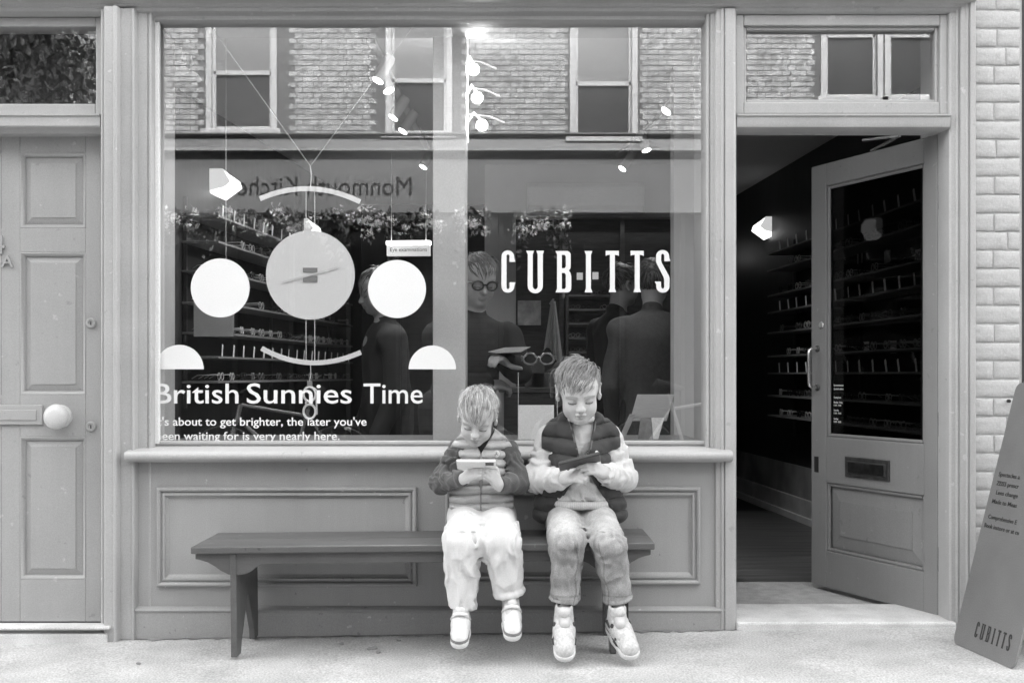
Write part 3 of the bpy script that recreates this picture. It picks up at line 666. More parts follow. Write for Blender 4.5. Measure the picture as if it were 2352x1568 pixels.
# ---- lamps
em_spot = emit('spot lamp', .7); em_globe = emit('globe lamp', .8); em_sconce = emit('sconce lamp', .14); em_shade = emit('sconce shade', .035); em_sign = emit('backlit sign', .04)
def lamp_light(parent, kind, watts, loc, aim_=None):
    """the light a lit lamp of the shop gives off"""
    d = bpy.data.lights.new('lamp_light', kind); d.energy = watts; d.shadow_soft_size = .03
    if kind == 'SPOT': d.spot_size = math.radians(100); d.spot_blend = .6
    o = bpy.data.objects.new('lamp_light', d); COL.objects.link(o); o.location = loc; o.parent = parent
    if aim_ is not None: o.rotation_euler = Vector((0, 0, -1)).rotation_difference(Vector(aim_)).to_euler()
    return o
fit = mat('lamp housing', .75, .45, .04, 5)
spots = [(868, 186, 5.2, 24, 'nearest of the left track, over the smiling mobile'), (893, 209, 5.45, -22, 'second of the left track, beside the nearest'), (903, 271, 5.97, 30, 'third of the left track'),
         (925, 302, 6.3, 30, 'fourth of the left track, above the cornice reflection'), (972, 384, 7.4, 28, 'farthest of the left track, low beside the column'),
         (1530, 256, 5.8, 38, 'nearest of the right track, high by the jamb'), (1585, 240, 5.6, -42, 'of the right track closest to the window edge'),
         (1485, 346, 6.84, -14, 'middle of the right track'), (1429, 388, 7.46, 35, 'farthest of the right track, above the air conditioner')]
for i, (px, py, d, tilt, lab) in enumerate(spots):
    p = PT(px, py, d - D_CAM); t = math.radians(tilt)
    e = empty('spotlight', p, 0, 'small tubular ceiling spotlight, ' + lab, 'spotlight', 'track spotlights')
    axis = Vector((math.sin(t), .25, math.cos(t))).normalized(); Mq = Vector((0, 0, 1)).rotation_difference(axis).to_matrix()
    smooth_by_angle(MB().lathe([(.029, .0), (.029, .12), (.026, .135), (.0, .135)], (0, 0, 0), 'z', 20, Mq).build('housing', fit, e))
    MB().lathe([(.0, -.002), (.027, -.002), (.027, .006), (.0, .006)], (0, 0, 0), 'z', 20, Mq).build('lens', em_spot, e)
    top = axis * .11
    lamp_light(e, 'SPOT', 2.4, -axis * .012, -axis)
    MB().tube([top, Vector((top.x, top.y, CEIL - p.z - .02))], .008, 6).build('stem', fit, e)
for k, (pa, pb, lab) in enumerate((((-.66, .55), (-.58, 3.2), 'left'), ((1.0, .9), (.72, 3.2), 'right'))):
    tr = MB().prism([(pa[0], pa[1]), (pb[0], pb[1]), (pb[0] + .035, pb[1]), (pa[0] + .035, pa[1])], 'z', CEIL - .025, CEIL - .003).build('lighting_track', fit)
    tag(tr, 'slim ceiling track carrying the %s row of spotlights' % lab, 'light track')
ch = empty('branch_lamp', (PX(1072, .55), .55, 0), 0, 'three-armed hanging lamp with round glowing bulbs beside the column', 'lamp')
MB().tube([(0, 0, CEIL - .002), (0, 0, 2.12)], .009, 8).build('rod', fit, ch)
for py, px in ((160, 1088), (225, 1096), (288, 1107)):
    g = PT(px, py, .5) - Vector(ch.location)
    a = MB().tube([(0, 0, g.z + .02), (g.x * .5, g.y * .5 - .05, g.z + .05), (g.x, g.y, g.z + .02)], .006, 6).tube([(g.x * .2, 0, g.z + .06), (g.x + .03, .1, g.z + .075), (g.x + .10, .12, g.z + .05)], .004, 6).build('arm', fit, ch)
    smooth_by_angle(MB().lathe([(.0, -.027), (.016, -.022), (.026, -.008), (.026, .008), (.016, .022), (.0, .027)], g, 'z', 16).build('bulb', em_globe, ch), 180)
    lamp_light(ch, 'POINT', .10, g + Vector((.0, -.035, -.01)))
for px, py, d, lab in ((515, 425, 6.45, 'high on the left wall of the shop'), (708, 530, 8.3, 'on the left wall above the spectacle rack'), (1757, 525, 8.55, 'above the rack seen through the open door'), (1612, 580, 9.7, 'half hidden by the right window jamb')):
    p = PT(px, py, d - D_CAM); s = .09
    e = empty('wall_lamp', p, 0, 'faceted white wall lamp ' + lab, 'wall lamp', 'faceted wall lamps'); dr = 1 if px < 1176 else -1
    MB().prism([(-.085 * dr, .085), (.005 * dr, .085), (.05 * dr, .01), (.012 * dr, -.02), (-.085 * dr, -.045)], 'y', -.055, .05).build('shade', em_shade, e, bevel=.003)
    MB().prism([(-.08 * dr, .08), (.0, .082), (.082 * dr, .025), (.095 * dr, -.015), (.0, -.085), (-.085 * dr, -.048)], 'y', -.045, .045).build('diffuser', em_sconce, e, bevel=.002)
# emergency light in the upper left corner of the window
ec = empty('emergency_light', PT(405, 130, .35), 0, 'white box light fitting in the top left corner of the display window', 'light fitting')
MB().box(-.035, .035, -.03, .03, -.03, .03).build('junction_box', fit, ec, bevel=.004)
MB().prism([(-.03, -.06), (.05, -.055), (.10, -.085), (.10, -.10), (.0, -.095), (-.03, -.075)], 'y', -.04, .04).build('lamp_head', white_paint, ec, bevel=.004)
MB().tube([(.03, 0, .01), (.06, 0, .005), (.07, 0, -.03), (.06, 0, -.06)], .005, 6).build('cable', white_paint, ec)
MB().tube([(-.05, 0, .03), (-.045, 0, -.04), (-.035, 0, -.10)], .006, 6).build('cable', white_paint, ec)
# backlit eye examination sign
sg_ = empty('lightbox_sign', PT(888, 588, 3.2), math.radians(-4), 'backlit white sign reading Eye examinations hung from the shop ceiling', 'sign')
w_ = 100 * 7.7 / F_PX
MB().box(0, w_, 0, .04, 0, .075).build('face', em_sign, sg_, bevel=.002); MB().box(-.004, w_ + .004, -.003, .045, .0755, .105).build('light_tube', emit('sign tube', .5), sg_, bevel=.004)
text('lettering', 'Eye examinations', black_metal, sg_, .025, w_ - .02, .03, -.003, cap=.028, ext=.0005)
for x in (.03, w_ - .03): MB().tube([(x, .02, .1), (x, .02, CEIL - sg_.location.z)], .003, 5).build('wire', fit, sg_)
# air conditioner on the partition
ac = empty('air_conditioner', PT(1342, 463, 3.58), 0, 'white wall air conditioner above the dark recess behind the counter', 'air conditioner')
hw = 132 * 8.05 / F_PX
MB().prism([(.0, .11), (-.16, .11), (-.19, .08), (-.19, -.06), (-.15, -.105), (.0, -.105)], 'x', -hw, hw).build('body', white_paint, ac, bevel=.008)
MB().box(-hw * .9, hw * .9, -.185, -.15, -.1, -.085).build('louvre', fit, ac)

# ---- shelves, spectacles, price cards
spec_m = [mat('spectacles dark', .02, .25, .1, 20), mat('spectacles pale', .55, .3, .1, 20), mat('spectacles mid', .18, .3, .1, 20)]
def specs_mesh(m, k, temples=True):
    mb = MB()
    for s in (-1, 1):
        mb.tube([(s * .034 + .025 * math.cos(a * math.pi / 8) * (1.0 if k else .9), 0, .022 + .020 * math.sin(a * math.pi / 8)) for a in range(17)], .0026, 5, False)
        if temples: mb.tube([(s * .060, 0, .030), (s * .066, .01, .032), (s * .066, .11, .028), (s * .064, .14, .010)], .0024, 5)
    mb.tube([(-.010, 0, .026), (0, -.002, .030), (.010, 0, .026)], .0022, 5)
    me = mb.mesh('spectacles'); me.materials.append(m); me.polygons.foreach_set('use_smooth', [True] * len(me.polygons)); return me
SPECS = [specs_mesh(spec_m[i % 3], i % 2) for i in range(3)]
card_me = MB().box(-.0085, .0085, -.002, .002, 0, .068).mesh('price_card'); card_me.materials.append(mat('white card', .9, .5, .02, 5))
shelf_m = mat('shelf edge', .22, .4, .1, 6); bracket_m = mat('shelf bracket', .05, .5, .1, 6)
def put(me, name, loc, rz, lab, cat, grp, rx=0.0, ry=0.0):
    o = bpy.data.objects.new(name, me); COL.objects.link(o); o.location = loc; o.rotation_euler = (rx, ry, rz); return tag(o, lab, cat, grp)
rs = random.Random(21)
ORD = ('top', 'second', 'third', 'fourth', 'fifth', 'sixth', 'seventh', 'eighth', 'lowest')
def rack(name, wallx, side, y0, y1, zs_, label, cards, spec_lab, card_lab, step=.16, depth=.20):
    r = empty(name, (wallx((y0 + y1) / 2), (y0 + y1) / 2, 0), 0, label, 'shelf rack')
    o = r.location
    for k, z in enumerate(zs_):
        nth = ORD[len(zs_) - 1 - k]
        xa, xb = wallx(y0) - o.x, wallx(y1) - o.x
        MB().prism([(xa, y0 - o.y), (xb, y1 - o.y), (xb - side * depth, y1 - o.y), (xa - side * depth, y0 - o.y)], 'z', z - .012, z).build('shelf', shelf_m, r, bevel=.002)
        n = int((y1 - y0) / step)
        for i in range(n):
            y = y0 + step * (i + .5) + rs.uniform(-.015, .015); x = wallx(y) - side * (depth - .05)
            rz = (-math.pi / 2 if side > 0 else math.pi / 2) + rs.uniform(-.1, .1)
            if k in cards: put(card_me, 'price_card', (wallx(y) - side * (depth - .012), y, z + .0005), rz, 'white price card on the %s shelf of the %s' % (nth, card_lab), 'price card', 'price cards on the ' + card_lab, ry=rs.uniform(-.35, -.2) * side)
            elif rs.random() < .9:
                put(SPECS[rs.choice((0, 1, 1, 2))], 'spectacles', (wallx(y) - side * (depth - .02), y, z + .003), rz, 'spectacles on the %s shelf of the %s' % (nth, spec_lab), 'spectacles', 'spectacles on the ' + spec_lab)
    for y in (y0 + .02, (y0 + y1) / 2, y1 - .02):
        MB().box(wallx(y) - side * .022 - o.x, wallx(y) - side * .004 - o.x, y - .012 - o.y, y + .012 - o.y, min(zs_) - .15, max(zs_) + .1).build('upright', bracket_m, r)
    return r
rack('spectacle_rack', rwx, 1, .95, 3.45, [.78, .92, 1.08, 1.20, 1.365, 1.51, 1.63, 1.81, 1.93], 'tall dark spectacle rack on the right wall seen through the door', (2, 5, 8),
     'rack by the open door', 'rack by the open door', .18)
rack('spectacle_rack', lwx, -1, 1.5, 4.4, [1.03, 1.165, 1.296, 1.46, 1.63, 1.79, 1.93], 'dark spectacle rack along the left wall behind the window lettering', (1, 6),
     'rack along the left wall', 'rack along the left wall', .17)
# a second rack, on the back wall by the entrance
br_ = empty('back_rack', (1.5, 5.5, 0), 0, 'low shelves on the back wall seen past the door jamb', 'shelf rack')
for z in (.62, .80, .98, 1.15, 1.32, 1.5, 1.66, 1.85): MB().box(-.5, .36, -.22, -.002, z - .014, z).build('shelf', shelf_m, br_, bevel=.002)
tb = tag(MB().box(1.0, 1.82, 4.6, 5.2, .74, .77).build('side_table', mat('pale table top', .5, .4, .05, 4)), 'pale table top at the back of the shop seen past the door', 'table')
for x, y in ((1.03, 4.63), (1.79, 4.63), (1.03, 5.17), (1.79, 5.17)): MB().box(x - .02, x + .02, y - .02, y + .02, .035, .74).build('leg', fit, tb)
# shelf unit with lighter shelves in the recess, behind the counter
su = empty('recess_shelves', (0, 3.68, 0), 0, 'narrow shelf unit with pale edged shelves below the lettering', 'shelf rack')
edge_m = mat('pale shelf edge', .20, .4, .1, 5)
ux0, ux1 = PX(1306, 3.4), PX(1424, 3.4)
for i in range(8):
    z = PZ(678 + 32.5 * i, 3.4)
    MB().box(ux0, ux1, -.30, .03, z - .012, z + .002).build('shelf', edge_m, su, bevel=.002)
    for q in range(5):
        if rs.random() < .8: put(SPECS[rs.choice((0, 1, 2))], 'spectacles', (ux0 + .05 + q * .075, 3.68 - .27, z + .004), rs.uniform(-.2, .2), 'small spectacles on the %s shelf of the narrow unit behind the counter' % ORD[i], 'spectacles', 'spectacles on the recess shelves').scale = (.55, .55, .7)
for x in (ux0 - .02, ux1): MB().box(x, x + .02, -.30, .03, .04, PZ(660, 3.4)).build('side_panel', dark_wood, su)
# white cards on the wall of the recess and on the right wall
for i, (px, py) in enumerate(((1332, 634), (1368, 633), (1412, 633))):
    p = PT(px, py, 3.69); tag(MB().box(p.x - .022, p.x + .022, 3.70, 3.715, p.z - .026, p.z + .026).build('wall_card', emit('lit card', .03)), ('leftmost', 'middle', 'rightmost')[i] + ' of three small lit square panels behind the shop name', 'light panel', 'lit panels')
for i, (px, py) in enumerate(((1975, 592), (2038, 590), (2110, 588), (1990, 798), (2052, 797), (1905, 640))):
    # seen through the door glass, fixed to the right wall
    k = (px - 1176) / F_PX; y = (2.10 + .0717 * 2.5 - .012 - k * D_CAM) / (k + .0717); p = PT(px, py, y)
    if y < .3: continue
    o = MB().box(-.004, .004, -.035, .035, -.035, .035).build('display_card', mat('white card', .8)); o.location = p; o.rotation_euler = (0, 0, .07)
    tag(o, ('leftmost of the upper row', 'middle of the upper row', 'rightmost of the upper row', 'left one of the lower row', 'right one of the lower row', 'lone one beside the door stile')[i] + ' of white cards seen through the door glass', 'card', 'cards behind the door glass')
# counter with boxes, poster, towel
ct = empty('counter', (0, 2.3, 0), 0, 'dark shop counter behind the display window', 'counter')
MB().box(-.05, .95, 0, .5, .035, .955).build('body', dark_wood, ct, bevel=.004); MB().box(-.08, .98, -.03, .53, .957, .985).build('top', mat('counter top', .09, .3, .1, 5), ct, bevel=.004)
for i, (px, py, w_, h_, lab) in enumerate(((1248, 884, .075, .045, 'low grey box on the counter beside the sunglasses stand'), (1228, 866, .06, .09, 'tall grey carton on the counter behind the sunglasses stand'))):
    p = PT(px, py, 2.4); tag(MB().box(p.x - w_, p.x + w_, 2.4, 2.5, .986, .986 + h_ * 2).build('carton', mat('carton grey', .12, .6, .1, 8), bevel=.003), lab, 'carton')
ps = PT(1216, 718, 3.55)
tag(MB().box(ps.x - .085, ps.x + .085, 3.585, 3.597, ps.z - .09, ps.z + .09).build('poster', mat('poster white', .45, .5, .35, 14), bevel=.001), 'pale printed poster on the partition behind the shop assistant', 'poster')
tw = PT(1271, 760, 2.9); tm = MB(); rows_ = 12; vs = []; fs = []
for i in range(rows_ + 1):
    t = i / rows_; wd = .012 + .05 * t
    for j in range(9):
        u = j / 8 - .5; vs.append((tw.x + u * wd * 2, 2.93 + .012 * math.cos(u * 22) * (.4 + t), tw.z + .20 - t * (.36 + .05 * math.sin(u * 5))))
for i in range(rows_):
    for j in range(8): a = i * 9 + j; fs.append((a, a + 1, a + 10, a + 9))
tm.add(vs, fs).tube([(tw.x, 2.93, tw.z + .21), (tw.x, 3.5, tw.z + .22)], .008, 6)
two = tm.build('towel', mat('towel', .6, .9, .1, 20, bump=.4)); md = two.modifiers.new('thick', 'SOLIDIFY'); md.thickness = .006
tag(two, 'white cloth towel hanging behind the counter', 'towel')

# ---- things on show in the window
# hanging paper mobile
MY = .105
mob = empty('hanging_mobile', PT(713, 632, MY), 0, 'white paper mobile of a smiling sun face hung on cords in the window', 'mobile')
mo = Vector(mob.location)
paper = mat('white card board', .80, .55, .02, 6, grain=.02)
smooth_by_angle(MB().lathe([(0, -.0025), (PX(1176 + 102, MY), -.0025), (PX(1176 + 102, MY), .0025), (0, .0025)], (0, 0, 0), 'y', 96).build('disc', paper, mob), 30)
def bow(pts, wpx):
    P_ = [PT(x, y, MY) - mo for x, y in pts]; c = []
    for i in range(25):   # quadratic through three points
        t = i / 24; a = (1 - t) * (1 - 2 * t); b = 4 * t * (1 - t); d = t * (2 * t - 1); c.append(P_[0] * a + P_[1] * b + P_[2] * d)
    hw_ = wpx * (MY + D_CAM) / F_PX; up_, lo_ = [], []
    for i in range(25):
        t = (c[min(i + 1, 24)] - c[max(i - 1, 0)]).normalized(); n_ = Vector((-t.z, 0, t.x)); up_.append(c[i] + n_ * hw_); lo_.append(c[i] - n_ * hw_)
    mb = MB()
    for a in range(24):
        q = [(up_[a].x, up_[a].z), (up_[a + 1].x, up_[a + 1].z), (lo_[a + 1].x, lo_[a + 1].z), (lo_[a].x, lo_[a].z)]
        n0 = len(mb.v)
        mb.add([(x, -.003, z) for x, z in q] + [(x, .003, z) for x, z in q], [(3, 2, 1, 0), (4, 5, 6, 7), (0, 1, 5, 4), (2, 3, 7, 6)] + ([(3, 0, 4, 7)] if a == 0 else []) + ([(1, 2, 6, 5)] if a == 23 else []))
    return mb
bow([(597, 457), (712, 434), (827, 464)], 5.6).build('brow', paper, mob); bow([(601, 800), (713, 833), (829, 809)], 5.6).build('smile', paper, mob)
cord = mat('cord', .7, .7, .05, 20)
for a, b in (((703, 438), (703, 832)), ((723, 438), (723, 832))):
    MB().tube([PT(a[0], a[1], MY + .006) - mo, PT(b[0], b[1], MY + .006) - mo], .0016, 5).build('cord', cord, mob)
MB().tube([PT(713, 430, MY) - mo, PT(715, 405, MY) - mo, PT(713, 382, MY) - mo], .0022, 5).build('cord', cord, mob)
for a in ((540, 140), (962, 44)):
    e_ = PT(a[0], a[1], MY) - mo; s_ = PT(713, 382, MY) - mo; d_ = (e_ - s_); e_ = s_ + d_ * ((CEIL - mo.z - s_.z) / d_.z)
    MB().tube([s_, e_], .0011, 5).build('cord', cord, mob)
MB().tube([PT(713, 834, MY) - mo, PT(714, 858, MY) - mo, PT(711, 876, MY) - mo], .0018, 5).build('cord', cord, mob)
g_ = mat('grey patch', .25, .5, .1, 10)
MB().box(-.030, .030, -.006, -.003, .010, .030).build('patch', g_, mob); MB().box(-.030, .030, -.0062, -.003, -.030, -.004).build('patch', g_, mob)
MB().box(-.12, .12, -.0075, -.0065, -.004, .004, Matrix.Rotation(math.radians(-15), 3, 'Y')).build('pointer', mat('pale strip', .7, .5), mob)
hg = empty('hanging_spectacles', PT(711, 925, MY), 0, 'white spectacles hung upright below the smiling mobile', 'spectacles')
wh = mat('white acetate', .8, .3, .02, 5)
for dz in (.036, -.036):
    smooth_by_angle(MB().tube([(.025 * math.cos(a * math.pi / 10), 0, dz + .030 * math.sin(a * math.pi / 10)) for a in range(21)], .005, 6, False).build('rim', wh, hg))
MB().tube([(-.012, 0, .008), (-.016, 0, 0), (-.012, 0, -.008)], .004, 6).build('bridge', wh, hg)
MB().tube([(.02, .0, .06), (.024, .02, .055), (.018, .07, -.05)], .004, 6).build('temple', wh, hg); MB().box(-.010, .012, -.002, .002, .065, .092).build('tag', g_, hg)
# acrylic stand with sunglasses and white card
SY = .32
acr = glass('acrylic', .045)
x0_, x1_ = PX(1188, SY), PX(1281, SY); zb = .761
stn = empty('display_stand', ((x0_ + x1_) / 2, SY, zb), 0, 'clear acrylic display stand holding sunglasses in the right window', 'display stand')
hw = (x1_ - x0_) / 2; hz = PZ(852, SY) - zb
for a in (-hw, hw): MB().box(a - .003, a + .003, -.06, .06, 0, hz).build('side_panel', acr, stn)
MB().box(-hw + .0031, hw - .0031, -.06, .06, hz - .006, hz).build('shelf', acr, stn); MB().box(-hw + .0031, -hw + .0051, -.061, -.058, 0, hz - .007).build('edge', white_paint, stn); MB().box(hw - .0051, hw - .0031, -.061, -.058, 0, hz - .007).build('edge', white_paint, stn)
sgl = empty('sunglasses', PT(1237, 838, SY), 0, 'dark sunglasses with pale rims on the acrylic stand', 'sunglasses')
for s in (-1, 1):
    ring = [(s * .036 + .030 * math.cos(a * math.pi / 12), 0, .024 + .022 * math.sin(a * math.pi / 12) + (.004 if 3 < a < 9 else 0)) for a in range(25)]
    smooth_by_angle(MB().tube(ring, .0042, 6, False).build('rim', mat('tortoise rim', .16, .3, .5, 60), sgl))
    MB().add([(x, .001, z) for x, y, z in ring[:-1]], [tuple(range(24))]).build('lens', mat('dark lens', .03, .08, .1, 20, spec=.8), sgl)
    MB().tube([(s * .066, 0, .036), (s * .074, .01, .036), (s * .074, .10, .034), (s * .07, .13, .018)], .003, 6).build('temple', mat('tortoise rim', .16), sgl)
MB().tube([(-.008, -.001, .030), (0, -.003, .035), (.008, -.001, .030)], .004, 6).build('bridge', bright_metal, sgl)
cdp = PT(1231, 971, .26)
tag(MB().box(cdp.x - .077, cdp.x + .077, .255, .258, .762, PZ(930, .26)).build('information_card', mat('information card', .78, .5, .03, 30)), 'plain white information card standing in the window between the two children', 'card')
# leaflet holder on a wooden easel
ez = empty('leaflet_holder', PT(1480, 1012, .30), 0, 'tilted leaflet holder standing in the right corner of the display window', 'leaflet holder')
M_ = Matrix.Rotation(math.radians(-22), 3, 'X')
sh = lambda x, z: x + z * .28
def slab(pts, y0, y1, m, name):
    MB().prism([(sh(x, z), z) for x, z in pts], 'y', y0, y1).build(name, m, ez, bevel=.001)
pgm = mat('printed leaflet', .40, .5, .12, 90, stretch=(.2, 1, 6)); frm = mat('easel frame', .30, .5, .1, 8)
slab([(-.115, 0), (-.09, 0), (-.07, .115), (-.095, .115)], .0, .01, frm, 'frame'); slab([(-.085, .085), (.075, .085), (.075, .20), (-.085, .20)], .012, .02, pgm, 'leaflet')
slab([(-.03, 0), (.035, 0), (.06, .10), (-.045, .10)], -.012, -.004, mat('pale leaflet', .22, .5, .2, 40), 'leaflet'); slab([(.037, 0), (.055, 0), (.055, .10), (.0, .10)], -.024, -.016, white_paint, 'leaflet')
# second notice hung behind the left disc
nt = PT(492, 740, .5)
tag(MB().box(PX(445, .5), PX(537, .5), .50, .504, PZ(773, .5), PZ(690, .5)).build('hanging_notice', mat('grey notice', .24, .6, .08, 12)), 'grey notice hung behind the left white disc of the window', 'notice')
no_ = bpy.data.objects['hanging_notice']
MB().tube([PT(519, 690, .503), (PX(519, .503), .503, CEIL)], .0012, 5).build('cord', cord, no_)
# ------------------------------------------------------------------ bench
bench = empty('bench', (-.33, -.20, .022), 0, 'low grey painted wooden bench against the stall riser under the two children', 'bench')
bench.rotation_euler = (0, math.radians(-.55), 0)
bo = Vector((-.33, -.20, .022))
bl, brr = -1.186 - bo.x, .533 - bo.x
BZ = .414
MB().box(bl, brr, -.200, -.006, BZ - .026, BZ).build('seat_board', bench_paint, bench, bevel=.004)
MB().box(bl, brr, -.003, .178, BZ - .0262, BZ - .0005).build('seat_board', bench_paint, bench, bevel=.004)
for y0_, y1_ in ((-.178, -.156), (.13, .152)):
    def ap(xl, xr):
        z = BZ - .0265; h = .042
        def sc(x, s):   # curved bracket outline
            return [(x - s * .145, z), (x - s * .145, z - .022), (x - s * .125, z - .026), (x - s * .10, z - .034), (x - s * .075, z - .048), (x - s * .05, z - .066), (x - s * .022, z - .080), (x, z - .083)]
        def rsd(x, s): return [(x + s * .02, z - .082), (x + s * .045, z - .078), (x + s * .065, z - .068), (x + s * .085, z - .052), (x + s * .11, z - h)]
        return sc(xl, 1) + rsd(xl, 1) + rsd(xr, -1)[::-1] + sc(xr, -1)[::-1]
    MB().prism(ap(-1.03 - bo.x, .375 - bo.x), 'y', y0_, y1_).build('apron', mat('bench paint dark', .10, .45, .14, 5, bump=.12, bscale=50), bench, bevel=.0025)
for xk in (-1.045 - bo.x, .365 - bo.x):
    lg = [(-.182, BZ - .027), (-.182, .0), (-.118, .0), (-.105, .04), (-.012, .19), (.0, .197), (.012, .19), (.10, .04), (.108, .0), (.165, .0), (.165, BZ - .027)]
    MB().prism(lg, 'x', xk, xk + .023).build('leg', bench_paint, bench, bevel=.003)
# a few crumbs and leaf scraps on the ground under the bench
scr = mat('dry leaf', .30, .8, .3, 20)
sc_list = [((855, 1492), 'curled dry leaf stem on the pavement below the bench', .03), ((785, 1480), 'small pale scrap on the pavement below the middle of the bench', .012), ((916, 1474), 'pale scrap on the pavement near the white trousers', .012),
           ((868, 1500), 'thin dark twig on the pavement below the bench', .022), ((318, 1518), 'dark leaf scrap on the pavement by the front door step', .016)]
for (px, py), lab, s_ in sc_list:
    d = (H_CAM - .01) * F_PX / (py - 860); y = d - D_CAM; x = PX(px, y); z = ground_z(x)
    r_ = random.Random(px); n_ = 7
    top = [(s_ * (.6 + .4 * r_.random()) * math.cos(6.283 * i / n_), s_ * .45 * math.sin(6.283 * i / n_), .003 + .006 * r_.random()) for i in range(n_)]
    mb = MB().add(top + [(a * .9, b * .9, .0005) for a, b, c in top], [tuple(range(n_)), tuple(range(n_, 2 * n_))[::-1]] + [(i, n_ + i, n_ + (i + 1) % n_, (i + 1) % n_) for i in range(n_)])
    o = mb.build('leaf_scrap', scr); o.location = (x, y, z); o.rotation_euler = (0, 0, r_.uniform(0, 3)); tag(o, lab, 'leaf scrap', 'scraps under the bench')

# ------------------------------------------------------------------ A-board at the right edge
# two hinged panels; corners placed from sight lines, front panel turned towards the left
def gp(px, py):   # point on the pavement seen at this picture position
    z = .04
    for _ in range(4):
        d = (H_CAM - z) * F_PX / (py - 860); z = ground_z(PX(px, d - D_CAM))
    return Vector((PX(px, d - D_CAM), d - D_CAM, z))
A_, B_ = gp(2190, 1476), gp(2330, 1538)
ux = (B_ - A_); ux.z = 0; wid = ux.length; ux.normalize()
back = Vector((-ux.y, ux.x, 0))     # away from the viewer
if back.y < 0: back = -back
ab = empty('pavement_sign', A_ + (B_ - A_) / 2, math.atan2(ux.y, ux.x), 'grey metal A-board with dark lettering at the right edge of the pavement', 'A-board')
steel = mat('brushed steel', .30, .42, .08, 6, metal=.55, grain=.06)
WID = wid * 1.0; HT = 1.02; lean = math.radians(15)
Mf = Matrix.Rotation(-lean, 3, 'X')
def panel(Mx, y_off, name, hole=True, flip=False):
    w2 = WID / 2; c = .03; pts = []
    for cx, cz, a0 in ((-w2 + c, c, 180), (w2 - c, c, 270), (w2 - c, HT - c, 0), (-w2 + c, HT - c, 90)):
        pts += [(cx + c * math.cos(math.radians(a0 + i * 22.5)), cz + c * math.sin(math.radians(a0 + i * 22.5))) for i in range(5)]
    cu = bpy.data.curves.new(name, 'CURVE'); cu.dimensions = '2D'; cu.fill_mode = 'BOTH'; cu.extrude = .004
    loops = [pts]
    if hole: loops.append([(-.05, HT - .095), (.05, HT - .095), (.042, HT - .022), (-.042, HT - .022)])
    for lp_ in loops:
        sp = cu.splines.new('POLY'); sp.points.add(len(lp_) - 1)
        for i, p in enumerate(lp_): sp.points[i].co = (p[0], p[1], 0, 1)
        sp.use_cyclic_u = True
    cu.materials.append(steel); o = bpy.data.objects.new(name, cu); COL.objects.link(o)
    o.matrix_basis = Matrix.Translation((0, y_off, 0)) @ Mx.to_4x4() @ Matrix.Rotation(math.radians(90), 4, 'X')
    return to_mesh(o, ab)
front = panel(Mf, 0, 'front_panel'); foot = 2 * HT * math.sin(lean)
panel(Matrix.Rotation(lean, 3, 'X'), foot, 'back_panel')
ink = mat('sign ink', .035, .6, .05, 10)
# lettering lies on the front panel (panel drawn in its own x, z)
def on_panel(o):
    mb_ = o.matrix_basis.copy(); o.matrix_basis = front.matrix_basis @ Matrix.Rotation(math.radians(-90), 4, 'X') @ mb_; o.parent = ab
sxp = .125 / 1810.0 * 1.0
k = WID / 2
lw_ = WID * .56; x_l = -WID * .18
for polys in LETTERS:
    o = outline('board_letter', [[(x_l + (x - 82) / 2118 * lw_, .052 + (682 - y) / 542 * .060) for x, y in pl] for pl in polys], ink, None, .0004); o.location = (0, -.0052, 0); on_panel(o)
for s_, z_, x_, w_ in (('Spectacles a', .655, -.42, .34), ('ZEISS prescr', .620, -.42, .36), ('Lens change', .585, -.39, .35), ('Made to Meas', .550, -.42, .40), ('Comprehensive E', .490, -.42, .46), ('Book instore or at cu', .455, -.45, .56)):
    o = text('board_lettering', s_, ink, None, x_ * WID, (x_ + w_) * WID, z_, -.0052, cap=.017, thick=.006, ext=.0004); on_panel(o)
for s in (-1, 1): MB().tube([(s * WID * .3 - .03, foot / 2, HT * math.cos(lean) + .004), (s * WID * .3 + .03, foot / 2, HT * math.cos(lean) + .004)], .007, 8).build('hinge', bright_metal, ab)
# ------------------------------------------------------------------ sculpting: distance fields turned into one continuous surface
class Frame:
    """local axes: point = origin + R @ local"""
    def __init__(s, o=(0, 0, 0), R=None): s.o = np.array(o, dtype=np.float32); s.R = np.eye(3, dtype=np.float32) if R is None else np.array(R, dtype=np.float32)
    def at(s, p): return s.o + s.R @ np.array(p, dtype=np.float32)
    def vec(s, p): return Vector(s.at(p))
def rotm(rx=0, ry=0, rz=0): return np.array(Euler((math.radians(rx), math.radians(ry), math.radians(rz)), 'XYZ').to_matrix(), dtype=np.float32)
def aim(a, b, up=(0, 0, 1)):
    """frame at a whose x axis runs to b"""
    a, b = Vector(a), Vector(b); x = (b - a).normalized(); u = Vector(up); z = (u - x * u.dot(x)).normalized(); y = z.cross(x)
    return Frame(a, np.array([[x.x, y.x, z.x], [x.y, y.y, z.y], [x.z, y.z, z.z]]))
ID = Frame()
_rn = np.random.RandomState(7).rand(32, 32, 32).astype(np.float32) * 2 - 1
def vnoise(p, f):
    q = p * f; i = np.floor(q).astype(np.int32); t = q - i; t = t * t * (3 - 2 * t); i0 = i & 31; i1 = (i + 1) & 31
    def g(a, b, c): return _rn[a, b, c]
    x0, y0, z0 = i0[..., 0], i0[..., 1], i0[..., 2]; x1, y1, z1 = i1[..., 0], i1[..., 1], i1[..., 2]; tx, ty, tz = t[..., 0], t[..., 1], t[..., 2]
    a = g(x0, y0, z0) * (1 - tx) + g(x1, y0, z0) * tx; b = g(x0, y1, z0) * (1 - tx) + g(x1, y1, z0) * tx
    c = g(x0, y0, z1) * (1 - tx) + g(x1, y0, z1) * tx; d = g(x0, y1, z1) * (1 - tx) + g(x1, y1, z1) * tx
    return (a * (1 - ty) + b * ty) * (1 - tz) + (c * (1 - ty) + d * ty) * tz
